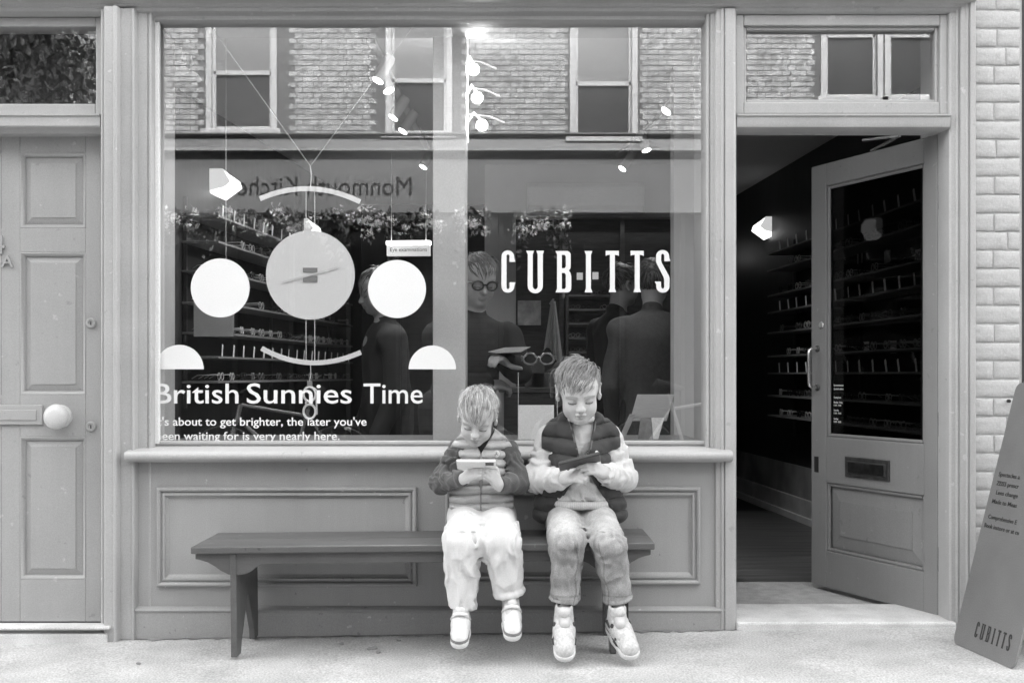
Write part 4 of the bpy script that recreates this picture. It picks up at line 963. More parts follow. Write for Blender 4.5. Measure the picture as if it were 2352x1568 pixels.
class Field:
    def __init__(s, lo, hi, h):
        s.h = h; s.lo = np.array(lo, dtype=np.float32); s.n = np.ceil((np.array(hi) - s.lo) / h).astype(int) + 1
        s.d = np.full(tuple(s.n), 1.0, dtype=np.float32)
    def block(s, c, r):
        c = np.array(c); a = np.clip(np.floor((c - r - s.lo) / s.h).astype(int), 0, s.n - 1); b = np.clip(np.ceil((c + r - s.lo) / s.h).astype(int) + 1, 1, s.n)
        sl = tuple(slice(i, j) for i, j in zip(a, b))
        ax = [s.lo[k] + s.h * np.arange(a[k], b[k], dtype=np.float32) for k in range(3)]
        p = np.stack(np.meshgrid(*ax, indexing='ij'), -1); return sl, p
    def put(s, sl, v, k, op):
        a = s.d[sl]
        if op == 'u':
            if k > 0: hh = np.maximum(k - np.abs(a - v), 0) / k; s.d[sl] = np.minimum(a, v) - hh * hh * k * .25
            else: s.d[sl] = np.minimum(a, v)
        else:
            v = -v
            if k > 0: hh = np.maximum(k - np.abs(a - v), 0) / k; s.d[sl] = np.maximum(a, v) + hh * hh * k * .25
            else: s.d[sl] = np.maximum(a, v)
    def cap(s, a, b, ra, rb, k=.01, op='u', F=ID, flat=None):
        a, b = F.at(a), F.at(b); m = (a + b) / 2; r = np.abs(a - b) / 2 + max(ra, rb) + k * 1.2 + 3 * s.h
        sl, p = s.block(m, r)
        if 0 in p.shape: return s
        ab = b - a; pa = p - a; t = np.clip((pa @ ab) / max(1e-9, float(ab @ ab)), 0, 1); q = pa - t[..., None] * ab
        if flat is not None:      # flattened limb: squeeze along a direction
            f = np.array(flat[0], dtype=np.float32); f = f / np.linalg.norm(f); e = q @ f; q = q + (e * (flat[1] - 1))[..., None] * f
        s.put(sl, np.sqrt((q * q).sum(-1)) - (ra + (rb - ra) * t), k, op); return s
    def chain(s, pts, rs, k=.01, op='u', F=ID, flat=None):
        for i in range(len(pts) - 1): s.cap(pts[i], pts[i + 1], rs[i], rs[i + 1], k if i == 0 else min(k, .012), op, F, flat)
        return s
    def ell(s, c, r, k=.01, op='u', F=ID, R=None):
        o = F.at(c); M = F.R if R is None else F.R @ R; r = np.array(r, dtype=np.float32)
        sl, p = s.block(o, float(r.max()) + k * 1.5 + 3 * s.h)
        if 0 in p.shape: return s
        q = (p - o) @ M; k0 = np.sqrt(((q / r) ** 2).sum(-1)); k1 = np.sqrt(((q / (r * r)) ** 2).sum(-1)) + 1e-9
        s.put(sl, k0 * (k0 - 1) / k1, k, op); return s
    def box(s, c, hf, rd=.003, k=.0, op='u', F=ID, R=None):
        o = F.at(c); M = F.R if R is None else F.R @ R; hf = np.array(hf, dtype=np.float32)
        sl, p = s.block(o, float(np.linalg.norm(hf)) + k + 3 * s.h + .01)
        if 0 in p.shape: return s
        q = np.abs((p - o) @ M) - (hf - rd); v = np.sqrt((np.maximum(q, 0) ** 2).sum(-1)) + np.minimum(q.max(-1), 0) - rd
        s.put(sl, v, k, op); return s
    def front(s, x, z):
        """depth of the nearest surface seen from the street at (x, z)"""
        col = s.d[int(round((x - s.lo[0]) / s.h)), :, int(round((z - s.lo[2]) / s.h))]; i = int(np.argmax(col < 0)); 
        return float(s.lo[1] + s.h * i) if col[i] < 0 else None
    def warp(s, fn, c=None, r=None):
        """add fn(p) to the distance inside a ball (or everywhere)"""
        if c is None: sl, p = s.block(s.lo + s.h * s.n / 2, float((s.h * s.n).max()))
        else: sl, p = s.block(c, r)
        near = np.abs(s.d[sl]) < .033
        if near.any(): v = s.d[sl]; dn = v[near]; v[near] = dn + fn(p[near]).astype(np.float32) * np.clip(1.3 - np.abs(dn) / .025, 0, 1); s.d[sl] = v
        return s
    def cut(s, fn):
        """remove where fn(p) < 0 (fn is a distance)"""
        sl, p = s.block(s.lo + s.h * s.n / 2, float((s.h * s.n).max())); near = s.d[sl] < .03
        v = s.d[sl]; v[near] = np.maximum(v[near], -fn(p[near])); s.d[sl] = v; return s
    def mesh(s, name, drop=True):
        d = s.d; ins = d < 0; c = np.zeros(tuple(s.n - 1), dtype=np.uint8)
        for i in (0, 1):
            for j in (0, 1):
                for k in (0, 1): c += ins[i:s.n[0] - 1 + i, j:s.n[1] - 1 + j, k:s.n[2] - 1 + k]
        cells = np.argwhere((c > 0) & (c < 8)); idx = np.full(tuple(s.n - 1), -1, dtype=np.int32); idx[tuple(cells.T)] = np.arange(len(cells), dtype=np.int32)
        acc = np.zeros((len(cells), 3), dtype=np.float64); cnt = np.zeros(len(cells))
        cor = [np.array(o_) for o_ in ((0,0,0),(1,0,0),(0,1,0),(1,1,0),(0,0,1),(1,0,1),(0,1,1),(1,1,1))]
        val = [d[tuple((cells + o_).T)] for o_ in cor]
        for a, b in ((0,1),(2,3),(4,5),(6,7),(0,2),(1,3),(4,6),(5,7),(0,4),(1,5),(2,6),(3,7)):
            m = (val[a] < 0) != (val[b] < 0); t = val[a][m] / (val[a][m] - val[b][m])
            acc[m] += cor[a] + (cor[b] - cor[a]) * t[:, None]; cnt[m] += 1
        v = (cells + acc / cnt[:, None]) * s.h + s.lo
        faces = []
        for ax in range(3):
            o1, o2 = (ax + 1) % 3, (ax + 2) % 3; sh = [slice(None)] * 3; a = [slice(1, -1)] * 3; b = [slice(1, -1)] * 3
            a[ax] = slice(0, s.n[ax] - 1); b[ax] = slice(1, s.n[ax])
            ia, ib = ins[tuple(a)], ins[tuple(b)]; e = np.argwhere(ia != ib); 
            if not len(e): continue
            off = np.ones(3, dtype=int); off[ax] = 0; g = e + off; fl = ia[tuple(e.T)]
            u = np.zeros(3, dtype=int); u[o1] = 1; w = np.zeros(3, dtype=int); w[o2] = 1
            q = np.stack([idx[tuple((g - u - w).T)], idx[tuple((g - w).T)], idx[tuple(g.T)], idx[tuple((g - u).T)]], 1)
            q[~fl] = q[~fl][:, ::-1]; faces.append(q)
        f = np.concatenate(faces); me = bpy.data.meshes.new(name)
        me.vertices.add(len(v)); me.vertices.foreach_set('co', v.astype(np.float32).ravel())
        me.loops.add(f.size); me.loops.foreach_set('vertex_index', f.astype(np.int32).ravel())
        me.polygons.add(len(f)); me.polygons.foreach_set('loop_start', np.arange(0, f.size, 4, dtype=np.int32)); me.polygons.foreach_set('loop_total', np.full(len(f), 4, dtype=np.int32))
        me.update(calc_edges=True); me.polygons.foreach_set('use_smooth', [True] * len(me.polygons)); return me
    def build(s, name, m, parent=None, tint=None, relax=0):
        me = s.mesh(name)
        if tint is not None:
            n = len(me.vertices); co = np.empty(n * 3, dtype=np.float32); me.vertices.foreach_get('co', co); co = co.reshape(-1, 3)
            at = me.attributes.new('tint', 'FLOAT', 'POINT'); at.data.foreach_set('value', tint(co).astype(np.float32))
        o = link(name, me, m, parent)
        if relax: md = o.modifiers.new('relax', 'SMOOTH'); md.iterations = relax; md.factor = .5
        return o
def tint_mat(name, base, rough=.5, vary=.05, scale=20, bump=0.0, bscale=150, sss=0.0, grain=.05, spec=.4, sheen=0.0):
    """like mat(), with a per-point colour multiplier stored on the mesh (lips, brows, prints, shade in face hollows)"""
    m = mat(name, base, rough, vary, scale, bump, bscale, grain=grain, sss=sss, spec=spec, sheen=sheen); t = m.node_tree; b = t.nodes['Principled BSDF']; src = b.inputs['Base Color'].links[0].from_socket
    at = t.nodes.new('ShaderNodeAttribute'); at.attribute_name = 'tint'; mu = t.nodes.new('ShaderNodeMath'); mu.operation = 'MULTIPLY'
    t.links.new(src, mu.inputs[0]); t.links.new(at.outputs['Fac'], mu.inputs[1]); t.links.new(mu.outputs[0], b.inputs['Base Color']); return m

def sculpt_head(f, H, S=1.0, ears=True, smile=0.0):
    """head with face in frame H (front = -Y); S scales a child's head 0.2 m tall"""
    def E(c, r, k=.01, op='u', R=None): f.ell([x * S for x in c], [x * S for x in r], k * S, op, H, R)
    def Cc(a, b, ra, rb, k=.01, op='u'): f.cap([x * S for x in a], [x * S for x in b], ra * S, rb * S, k * S, op, H)
    E((0, .012, .028), (.070, .087, .076)); E((0, -.020, -.030), (.0535, .060, .070), .028); E((0, -.045, .028), (.056, .036, .045), .03)
    E((0, -.054, -.086), (.022, .020, .016), .035)
    for s in (-1, 1):
        E((s * .032, -.047, -.043), (.022, .025, .024), .025); E((s * .037, -.012, -.068), (.014, .028, .018), .028)
        E((s * .030, -.090, -.010), (.019, .014, .0125), .016, 's')
        E((s * .029, -.0665, -.013), (.0150, .0135, .0125), .005)
        Cc((s * .012, -.079, .006), (s * .045, -.068, .008), .006, .005, .014)
        Cc((s * .017, -.0825, -.0185), (s * .041, -.0755, -.0190), .0016, .0014, .003, 's')
        E((s * .0095, -.086, -.039), (.0068, .009, .0062), .006)
        E((s * .0055, -.0945, -.0445), (.003, .004, .0025), .003, 's')
    Cc((0, -.078, -.004), (0, -.0935, -.034), .0065, .0088, .012); E((0, -.0945, -.037), (.0088, .0085, .0078), .008)
    Cc((0, -.083, -.048), (0, -.082, -.056), .007, .008, .01)
    E((0, -.0815, -.0605), (.018, .0085, .0048), .006); E((0, -.0800, -.0685), (.0150, .0085, .0055), .006)
    mz = -.0645
    Cc((-.021, -.0800, mz + smile), (0, -.0905, mz), .0015, .0022, .004, 's'); Cc((.021, -.0800, mz + smile), (0, -.0905, mz), .0015, .0022, .004, 's')
    if ears:
        for s in (-1, 1):
            Re = rotm(0, s * 8, s * 30)
            E((s * .0745, .012, -.004), (.0060, .0180, .028), .006, 'u', Re); E((s * .0800, .004, -.001), (.005, .010, .017), .005, 's', Re)
            E((s * .072, .004, -.030), (.006, .008, .010), .008)
def face_tint(H, S):
    def fn(co):
        q = ((co - H.o) @ H.R) / S; t = np.ones(len(co), dtype=np.float32)
        front = q[:, 1] < -.06
        lips = front & ((q[:, 0] / .020) ** 2 + ((q[:, 2] + .0645) / .0095) ** 2 < 1); t[lips] *= .72
        for s in (-1, 1):
            lash = front & (np.abs(q[:, 0] - s * .029) < .0145) & (np.abs(q[:, 2] + .0195 - (q[:, 0] - s * .029) ** 2 * 12) < .0022); t[lash] *= .22
            sock = front & (((q[:, 0] - s * .029) / .019) ** 2 + ((q[:, 2] + .010) / .014) ** 2 < 1); t[sock] *= .88  # eye sockets: their shade put into the skin colour
            brow = front & (np.abs(q[:, 0] - s * .030) < .019) & (np.abs(q[:, 2] - .0085 + (q[:, 0] - s * .028) ** 2 * 10) < .0032); t[brow] *= .74
            nos = front & (((q[:, 0] - s * .0055) / .0035) ** 2 + ((q[:, 2] + .045) / .003) ** 2 < 1); t[nos] *= .45  # nostril openings darkened, shade painted into the tint
        return t
    return fn
def sculpt_hand(f, Fh, S=1.0, curl=(30, 45, 35), spread=6.0, thumb=((-.012, .02, .0), (-.02, .04, .006), (-.014, .06, .01)), mirror=1, k=.006):
    """hand in frame Fh: wrist at origin, fingers along +x, back of the hand +z, thumb towards +y*mirror. S=1: 0.145 m long"""
    m = mirror
    def at(p): return (p[0] * S, p[1] * S * m, p[2] * S)
    f.cap(at((-.02, 0, 0)), at((.02, 0, 0)), .0195 * S, .020 * S, .01, F=Fh, flat=(Fh.R @ np.array((0, 0, 1)), 1.25))
    for y, x1 in ((.019, .062), (.0065, .066), (-.006, .064), (-.018, .058)):
        f.cap(at((.012, y * .7, 0)), at((x1, y, .002)), .0125 * S, .0095 * S, .008, F=Fh)
    L_ = {.019: (.026, .018, .014), .0065: (.029, .021, .015), -.006: (.027, .020, .014), -.018: (.021, .015, .012)}
    for i, (y, x1) in enumerate(((.019, .062), (.0065, .066), (-.006, .064), (-.018, .058))):
        p = np.array((x1, y, .002)); a = 0.0; sp = math.radians(spread) * (1.5 - i) * .5; rr = (.0088, .0080, .0072, .0064)
        for j, ln in enumerate(L_[y]):
            a += math.radians(curl[j] + i * 3); q = p + np.array((math.cos(a) * math.cos(sp), math.sin(sp) * math.cos(a), -math.sin(a))) * ln
            f.cap(at(p), at(q), rr[j] * S, rr[j + 1] * S, .003, F=Fh); p = q
    t0 = np.array((.012, .018, -.004)); rr = (.0115, .0095, .0085, .007)
    for j, d in enumerate(thumb):
        t1 = t0 + np.array(d) - (np.array(thumb[j - 1]) if j else 0); f.cap(at(t0), at(t1), rr[j] * S, rr[j + 1] * S, .005 if j else .010, F=Fh); t0 = t1
def hair_strands(name, H, S, m, parent, n, seed, sweep, length, crown=(0, .045, .085), fringe=.045, width=.0011):
    """combed short hair: thin tapered locks growing over the skull in frame H"""
    r = np.random.RandomState(seed); c0 = np.array((0, .012, .028)); rad = np.array((.072, .089, .079)); cr = np.array(crown)
    u = r.randn(n * 4, 3); u /= np.linalg.norm(u, axis=1)[:, None]; p = c0 + u * rad; x, y, z = p.T
    # hairline: forehead, in front of the ears, above the ears, nape
    bald_ = ((y < -.02) & (z < fringe - 3.0 * x * x)) | ((y >= -.02) & (y < .02) & (z < .012 - y * .6)) | ((y >= .02) & (z < -.055)) | ((y >= .02) & (y < .045) & (z < .0))
    p = p[~bald_][:n]; u = u[~bald_][:n]; n = len(p); seg = 5
    nz = lambda a: a / (np.linalg.norm(a, axis=1)[:, None] + 1e-9)
    nrm = nz(u / rad); side = (np.abs(u[:, 0]) > .80) | (p[:, 2] < .02); ln = length * np.where(side, .55, 1.0) * r.uniform(.5, 1.3, n); lift = np.where(r.rand(n) < .05, r.uniform(.5, 1.0, n), r.uniform(.05, .40, n)) * np.where(side, .5, 1.0)
    ph = r.uniform(0, 6.28, n); jit = np.stack([np.sin(ph), np.cos(ph * 1.7), ph * 0], 1) * r.choice((.008, .02, .05), n, p=(.6, .3, .1))[:, None]; comb = np.stack([np.full(n, sweep * .05), np.full(n, -.035), np.where(side, -.02, 0.0)], 1)
    q = p.copy(); pts = [p - nrm * .002]
    for i in range(seg):
        nn = nz((q - c0) / (rad * rad)); t = q - cr + comb + jit; t = nz(t - nn * (t * nn).sum(1)[:, None])
        q = q + (t + nn * (lift * (1 - i / seg * 1.4))[:, None]) * (ln / seg)[:, None]
        e = np.linalg.norm((q - c0) / rad, axis=1); q = np.where((e < 1.02)[:, None], c0 + (q - c0) / e[:, None] * 1.025, q); pts.append(q.copy())
    tone = r.choice((.55, .8, 1.0, 1.15, 1.35), n); vs = np.zeros((n, seg + 1, 3, 3)); tn = np.zeros((n, seg + 1, 3))
    for i in range(seg + 1):
        t = nz(pts[min(i + 1, seg)] - pts[max(i - 1, 0)]); s_ = nz(np.cross(t, nrm)); w_ = width * (1.0 if i < seg - 1 else (.75 if i < seg else .15))
        vs[:, i, 0] = pts[i] - s_ * w_; vs[:, i, 1] = pts[i] + nrm * w_ * .9; vs[:, i, 2] = pts[i] + s_ * w_; tn[:, i, :] = (tone * (.8 + .2 * i / seg))[:, None]
    vs = (vs.reshape(-1, 3) * S) @ H.R.T + H.o; tn = tn.ravel(); fs = []
    base = (np.arange(n) * (seg + 1) * 3)[:, None] + (np.arange(seg) * 3)[None, :]; base = base.ravel()
    fs = np.concatenate([np.stack([base, base + 1, base + 4, base + 3], 1), np.stack([base + 1, base + 2, base + 5, base + 4], 1)]).tolist()
    me = bpy.data.meshes.new(name); me.from_pydata(vs.tolist(), [], fs); me.update()
    at = me.attributes.new('tint', 'FLOAT', 'POINT'); at.data.foreach_set('value', np.array(tn, dtype=np.float32))
    return link(name, me, m, parent, smooth=True)
def hair_cap(f, H, S, fringe=.045):
    """close skull-cap of hair under the locks, trimmed at the hairline"""
    f.ell([0, .012 * S, .028 * S], [.0735 * S, .0905 * S, .080 * S], 0, 'u', H)
    def fn(p):
        q = ((p - H.o) @ H.R) / S; x, y, z = q[:, 0], q[:, 1], q[:, 2]
        lim = np.where(y < -.02, fringe + .003 - 3.0 * x * x, np.where(y < .02, np.clip(.012 - y * .6, -.02, .05), np.where(y < .045, .0, -.055)))
        return (z - lim) * S
    f.cut(fn); return f
# ------------------------------------------------------------------ the two children on the bench
skin = tint_mat('skin', .53, .5, .05, 18, bump=.06, bscale=300, sss=.12, grain=.03)
def T(px, py, Y): return tuple(PT(px, py, Y))
def folds(amp, f1, f2, axis=2, seed=0.0):
    """soft cloth folds: stretched noise"""
    sc = np.ones(3, dtype=np.float32); sc[axis] = f2 / f1
    def fn(p):
        q = p * sc + seed; w = vnoise(p + seed * 3, f1 * .5) * .03
        n = vnoise(q + w[:, None], f1); return -amp * (1 - 2 * np.abs(n)) * .7 + amp * .5 * vnoise(q + 5.1, f1 * 2.1)
    return fn
def limb_folds(a, b, amp, freq, seed=0.0):
    """ring folds across a limb from a to b, uneven and slanted"""
    a = np.array(a, dtype=np.float32); b = np.array(b, dtype=np.float32); L_ = np.linalg.norm(b - a); x = (b - a) / L_
    def fn(p):
        t = (p - a) @ x; w = vnoise(p + seed, 14) * .018 + vnoise(p + seed * 2, 30) * .008
        m = np.clip(1 - np.abs(t / L_ - .5) * 1.1, 0, 1)
        return -amp * m * np.sin((t + w * 2.2) * freq) * (.5 + .5 * vnoise(p + seed * 4, 18))
    return fn

def build_shoe(parent, heel, toe, S, up_m, sole_m, band_m, roll=0.0, name='shoe', high=False, lace_m=None):
    """trainer: heel and toe are points on the sole line; upper, sole and coloured band are pieces of their own"""
    Fh = aim(heel, toe); 
    if roll: Fh.R = Fh.R @ rotm(roll, 0, 0)
    L_ = (Vector(toe) - Vector(heel)).length; w = .036 * S; lo = np.array(Fh.at((L_ / 2, 0, .04))) - .15; hi = lo + .30
    up = Field(lo, hi, .0032)
    up.cap((.024, 0, .030), (L_ * .40, 0, .036), .030 * S, .034 * S, .012, F=Fh); up.cap((L_ * .40, 0, .036), (L_ - .034, 0, .026), .034 * S, .031 * S, .014, F=Fh)
    up.cap((.028, 0, .035), (.030, 0, .080 if not high else .105), .032 * S, .029 * S, .014, F=Fh); up.cap((.05, 0, .060), (L_ * .62, 0, .048), .026 * S, .026 * S, .02, F=Fh)
    up.cap((.045, 0, .085), (.058, 0, .112 if high else .098), .022 * S, .019 * S, .012, F=Fh)      # tongue
    up.box((L_ / 2, 0, -.034), (.2, .1, .040), .001, .002, 's', F=Fh)
    up.ell((.030, 0, .125 if high else .100), (.021 * S, .021 * S, .024), .004, 's', F=Fh)
    for i in range(5):       # lace ridges
        x = L_ * .36 + i * L_ * .062; z = .079 - i * .0075
        up.cap((x, -.017 * S, z - .005), (x + .006, .017 * S, z - .005), .0035, .0035, .003, F=Fh)
    for s in (-1, 1):
        up.cap((L_ * .34, s * .024 * S, .074), (L_ * .64, s * .023 * S, .044), .0045, .004, .004, F=Fh); up.cap((.02, s * .030 * S, .05), (L_ * .36, s * .031 * S, .030), .004, .004, .006, F=Fh)
        up.cap((L_ * .40, s * .036 * S, .034), (L_ * .55, s * .036 * S, .018), .003, .003, .004, 's', F=Fh)
    up.cap((L_ - .055, -.032, .048), (L_ - .055, .032, .048), .003, .003, .004, 's', F=Fh)
    u = up.build(name, up_m, parent, relax=1)
    so = Field(lo, hi, .0032)
    so.cap((.028, 0, .010), (L_ * .45, 0, .010), .034 * S, .036 * S, .01, F=Fh); so.cap((L_ * .45, 0, .010), (L_ - .034, 0, .012), .036 * S, .0345 * S, .01, F=Fh)
    so.box((L_ / 2, 0, .057), (.2, .1, .040), .001, .003, 's', F=Fh); so.box((L_ / 2, 0, -.046), (.2, .1, .040), .001, .003, 's', F=Fh)
    so.build('sole', sole_m, u, relax=1)
    bn = Field(lo, hi, .0032)
    bn.cap((L_ * .45, 0, .012), (L_ - .034, 0, .012), .035 * S, .0350 * S, .01, F=Fh) if band_m[1] == 'toe' else bn.cap((.028, 0, .012), (L_ * .6, 0, .012), .0345 * S, .036 * S, .01, F=Fh)
    bn.box((L_ / 2, 0, .076), (.2, .1, .040), .001, .002, 's', F=Fh); bn.box((L_ / 2, 0, -.023), (.2, .1, .040), .001, .002, 's', F=Fh)
    bn.build('sole_band', band_m[0], u, relax=1)
    if lace_m:
        for s in (-1, 1):
            for a_, b_, r_ in (((.030, .0335, .060), (.060, .0335, .050), .007), ((L_ * .55, .0345, .026), (L_ * .68, .0335, .022), .006)):
                q0, q1 = Fh.at((a_[0], s * a_[1] * S, a_[2])), Fh.at((b_[0], s * b_[1] * S, b_[2])); MB().tube([q0, q1], [r_, r_ * .6], 8).build('side_patch', lace_m, u, smooth=True)
        for i in range(4):
            x = L_ * .40 + i * L_ * .07; z = .0785 - i * .0085
            MB().tube([Fh.at((x, -.020 * S, z - .008)), Fh.at((x + .012, 0, z + .001)), Fh.at((x, .020 * S, z - .008))], .0028, 6).build('lace', sole_m, u, smooth=True)
        for s in (-1, 1):
            for t in (.38, .60):
                smooth_by_angle(MB().lathe([(0, .006), (.008, .005), (.010, -.003), (0, -.004)], Vector(Fh.at((L_ * t, s * .029 * S, .066 - (t - .38) * .11))), 'z', 10, Matrix(Fh.R.tolist()) @ Matrix.Rotation(-s * 1.1, 3, 'X')).build('eyelet', lace_m, u))
    return u

# ============ smaller child: pale quilted vest, dark sleeves, white trousers
def child_small():
    hx = -.118
    hipL, hipR = (hx - .055, -.15, .50), (hx + .055, -.15, .50)
    kneeL, kneeR = T(1064, 1243, -.47), T(1150, 1246, -.47)
    ankL, ankR = T(1060, 1395, -.44), T(1173, 1378, -.44)
    shL, shR = T(1056, 1035, -.20), T(1163, 1035, -.20)
    elL, elR = T(1012, 1108, -.24), T(1192, 1108, -.24)
    wrL, wrR = T(1068, 1098, -.37), T(1143, 1112, -.36)
    Hd = Frame(T(1097, 955, -.275), rotm(29, 0, 0) @ rotm(0, 4, -4)); S = .98
    b = Field((-.36, -.66, .05), (.11, -.02, 1.06), .0027)
    sculpt_head(b, Hd, S, smile=.005)
    neck0 = Hd.at((0, .02, -.06))
    b.cap(neck0, (hx, -.185, .84), .036, .042, .02); b.cap((hx, -.15, .54), (hx, -.165, .76), .060, .060, .03)
    b.cap((hx - .06, -.18, .79), (hx + .06, -.18, .79), .026, .026, .02)
    for sh, el, wr, hp, kn, an in ((shL, elL, wrL, hipL, kneeL, ankL), (shR, elR, wrR, hipR, kneeR, ankR)):
        b.chain([sh, el, wr], [.034, .029, .020], .015); b.chain([hp, kn, an], [.060, .044, .028], .02); b.cap(an, (an[0], an[1] - .07, an[2] - .06), .026, .02, .02)
    # hands close round the phone
    hl = aim(wrL, T(1097, 1080, -.415), up=(-.25, -.80, .45)); sculpt_hand(b, hl, .94, (42, 62, 40), 3, thumb=((.016, .010, .002), (.034, .012, .008), (.048, .006, .012)), mirror=1)
    hr = aim(wrR, T(1119, 1078, -.415), up=(.35, -.85, .25)); sculpt_hand(b, hr, .92, (12, 26, 24), 8, thumb=((.016, .016, -.004), (.034, .024, -.008), (.050, .024, -.010)), mirror=-1)
    body = b.build('person', skin, None, tint=face_tint(Hd, S), relax=1)
    tag(body, 'smaller fair-haired child in pale quilted vest and white trousers looking down at a white phone', 'person')
    hm = tint_mat('fair hair', .46, .45, .15, 40, grain=.06)
    hc = Field(Hd.o - .13, Hd.o + .13, .004); hair_cap(hc, Hd, S, .030).warp(lambda p: .003 * vnoise(p, 60)); hair = hc.build('hair', mat('fair hair base', .24, .6, .25, 40), body)
    hair_strands('locks', Hd, S, hm, hair, 4800, 3, .15, .048, fringe=.036, width=.0012)
    # sleeves and jumper
    dk = mat('dark jersey', .085, .9, .12, 25, bump=.35, bscale=260, grain=.08, sheen=.25)
    j = Field((-.37, -.47, .40), (.12, -.02, .90), .0037)
    j.cap((hx, -.16, .62), (hx, -.175, .78), .074, .076, .03); j.cap(shL, shR, .036, .036, .02); j.cap((hx, -.19, .80), (hx, -.212, .862), .050, .046, .02)
    for sh, el, wr in ((shL, elL, wrL), (shR, elR, wrR)):
        j.chain([sh, el], [.048, .043], .02); wv = Vector(el) + (Vector(wr) - Vector(el)) * .93; j.cap(el, wv, .041, .029, .015)
        j.warp(limb_folds(sh, el, .009, 140, sh[0]), tuple((Vector(sh) + Vector(el)) / 2), .12); j.warp(limb_folds(el, wr, .009, 160, el[0] + 2), tuple((Vector(wr) + Vector(el)) / 2), .11)
        d_ = (Vector(wr) - Vector(el)).normalized(); f_ = aim(wv, tuple(Vector(wv) + d_)); j.box((.035, 0, 0), (.035, .06, .06), .001, .002, 's', F=f_)
    j.build('jumper', dk, body, relax=1)
    # quilted vest
    vm = mat('pale quilted nylon', .40, .36, .06, 12, bump=.25, bscale=55, grain=.05)
    v = Field((-.30, -.36, .46), (.06, -.03, .93), .0028)
    v.cap((hx, -.182, .600), (hx, -.190, .70), .114, .104, .02); v.cap((hx, -.190, .70), (hx, -.198, .785), .102, .080, .03)
    v.cap((shL[0] - .004, -.198, .792), (shR[0] + .004, -.198, .792), .042, .042, .03); v.cap((hx - .055, -.20, .76), (hx + .055, -.20, .76), .05, .05, .03)
    v.cap((hx - .035, -.190, .590), (hx + .035, -.190, .590), .098, .098, .03); v.cut(lambda p: p[:, 2] - .532)
    v.chain([(hx - .055, -.215, .835), (hx - .056, -.17, .86), (hx, -.135, .875), (hx + .056, -.17, .86), (hx + .055, -.215, .835)], [.017, .019, .02, .019, .017], .015)
    pitch = .034
    def quilt(p):
        z = p[:, 2] + .010 * np.sin((p[:, 0] - hx) * 14) * 0 + vnoise(p, 12) * .006 + np.abs(p[:, 0] - hx) * .05
        q = np.abs(np.sin(math.pi * z / pitch)); up_ = np.clip((.845 - p[:, 2]) / .02, 0, 1)
        return (-.018 * np.sqrt(q) + .012) * up_ + vnoise(p, 55) * .0030
    v.warp(quilt)
    def zipv(p):     # open neck: a V down from the collar, in front
        w_ = np.clip((p[:, 2] - .765) * .62, -.05, .05); return np.maximum(np.abs(p[:, 0] - hx) - w_, p[:, 1] + .19)
    v.cut(zipv)
    v.cut(lambda p: np.abs(np.where(p[:, 1] < -.2, p[:, 0] - hx, 1.0)) - .0016)
    v.cut(lambda p: .124 - np.abs(p[:, 0] - hx) - np.clip(p[:, 2] - .765, 0, 1) ** 2 * 9)
    vest = v.build('vest', vm, body)
    MB().tube([(hx, v.front(hx + .006, z) - .0005, z) for z in (.545, .58, .61, .64, .67, .70, .73, .76)], .0055, 6).build('zip', mat('zip tape', .22, .6), vest)
    bp_ = T(1140, 1043, -.29); bp_ = (bp_[0], v.front(bp_[0], bp_[2]) - .001, bp_[2])
    smooth_by_angle(MB().lathe([(0, -.003), (.012, -.003), (.013, .0), (0, .012)], bp_, 'y', 20).build('round_badge', mat('badge white', .75, .4), vest))
    lm = mat('badge ink', .2, .5)
    for a in (90, 210, 330): MB().tube([(bp_[0], bp_[1] - .0045, bp_[2]), (bp_[0] + .008 * math.cos(math.radians(a)), bp_[1] - .0045, bp_[2] + .008 * math.sin(math.radians(a)))], .0012, 5).build('badge_mark', lm, vest)
    # white trousers
    wt = mat('white corduroy', .66, .9, .03, 20, bump=.25, bscale=220, grain=.03, sheen=.2)
    t = Field((-.30, -.60, .17), (.09, -.03, .62), .0037)
    t.cap((hx - .045, -.165, .50), (hx + .045, -.165, .50), .085, .085, .02)
    t.cap((hx, -.188, .545), (hx, -.175, .53), .084, .090, .03)
    for hp, kn, an, ln in ((hipL, kneeL, ankL, .995), (hipR, kneeR, ankR, .90)):
        kf = (kn[0], kn[1] - .0, kn[2]); t.cap((hp[0], hp[1], hp[2] + .02), kf, .074, .066, .028); t.cap(hp, (kn[0], kn[1] + .03, kn[2] - .02), .072, .06, .02)
        e = tuple(Vector(kn) + (Vector(an) - Vector(kn)) * ln); t.cap(kf, e, .066, .049, .02)
        t.warp(folds(.013, 24, 8, 2, kn[0] * 7), tuple((Vector(kn) + Vector(an)) / 2), .16); t.warp(limb_folds(hp, kn, .012, 95, kn[0]), kn, .13)
        f_ = aim(e, tuple(Vector(e) + (Vector(an) - Vector(kn)).normalized()), (0, 1, 0)); t.box((.05, 0, 0), (.05, .09, .09), .001, .002, 's', F=f_)
        if ln < .95: t.chain([f_.at((-.010, .048 * math.cos(a * .5236), .048 * math.sin(a * .5236))) for a in range(13)], [.012] * 13, .006)
    t.cap(tuple(Vector(hipL) + Vector((.055, -.10, -.05))), tuple(Vector(kneeL) + Vector((.043, .0, -.05))), .012, .01, .02, 's')
    t.build('trousers', wt, body, relax=1)
    for an, dx in ((ankL, 0), (ankR, .0)):
        s_ = Field((an[0] - .06, an[1] - .07, an[2] - .08), (an[0] + .06, an[1] + .06, an[2] + .06), .003); s_.cap((an[0], an[1], an[2] + .04), (an[0], an[1] - .01, an[2] - .05), .031, .031, .01); s_.build('sock', mat('pale sock', .45, .9, .1, 30, bump=.3), body)
    wl = mat('white leather', .74, .4, .04, 20, grain=.03); sm = mat('shoe sole white', .72, .5, .04, 20); gb = (mat('grey sole band', .20, .6, .1, 30), 'toe')
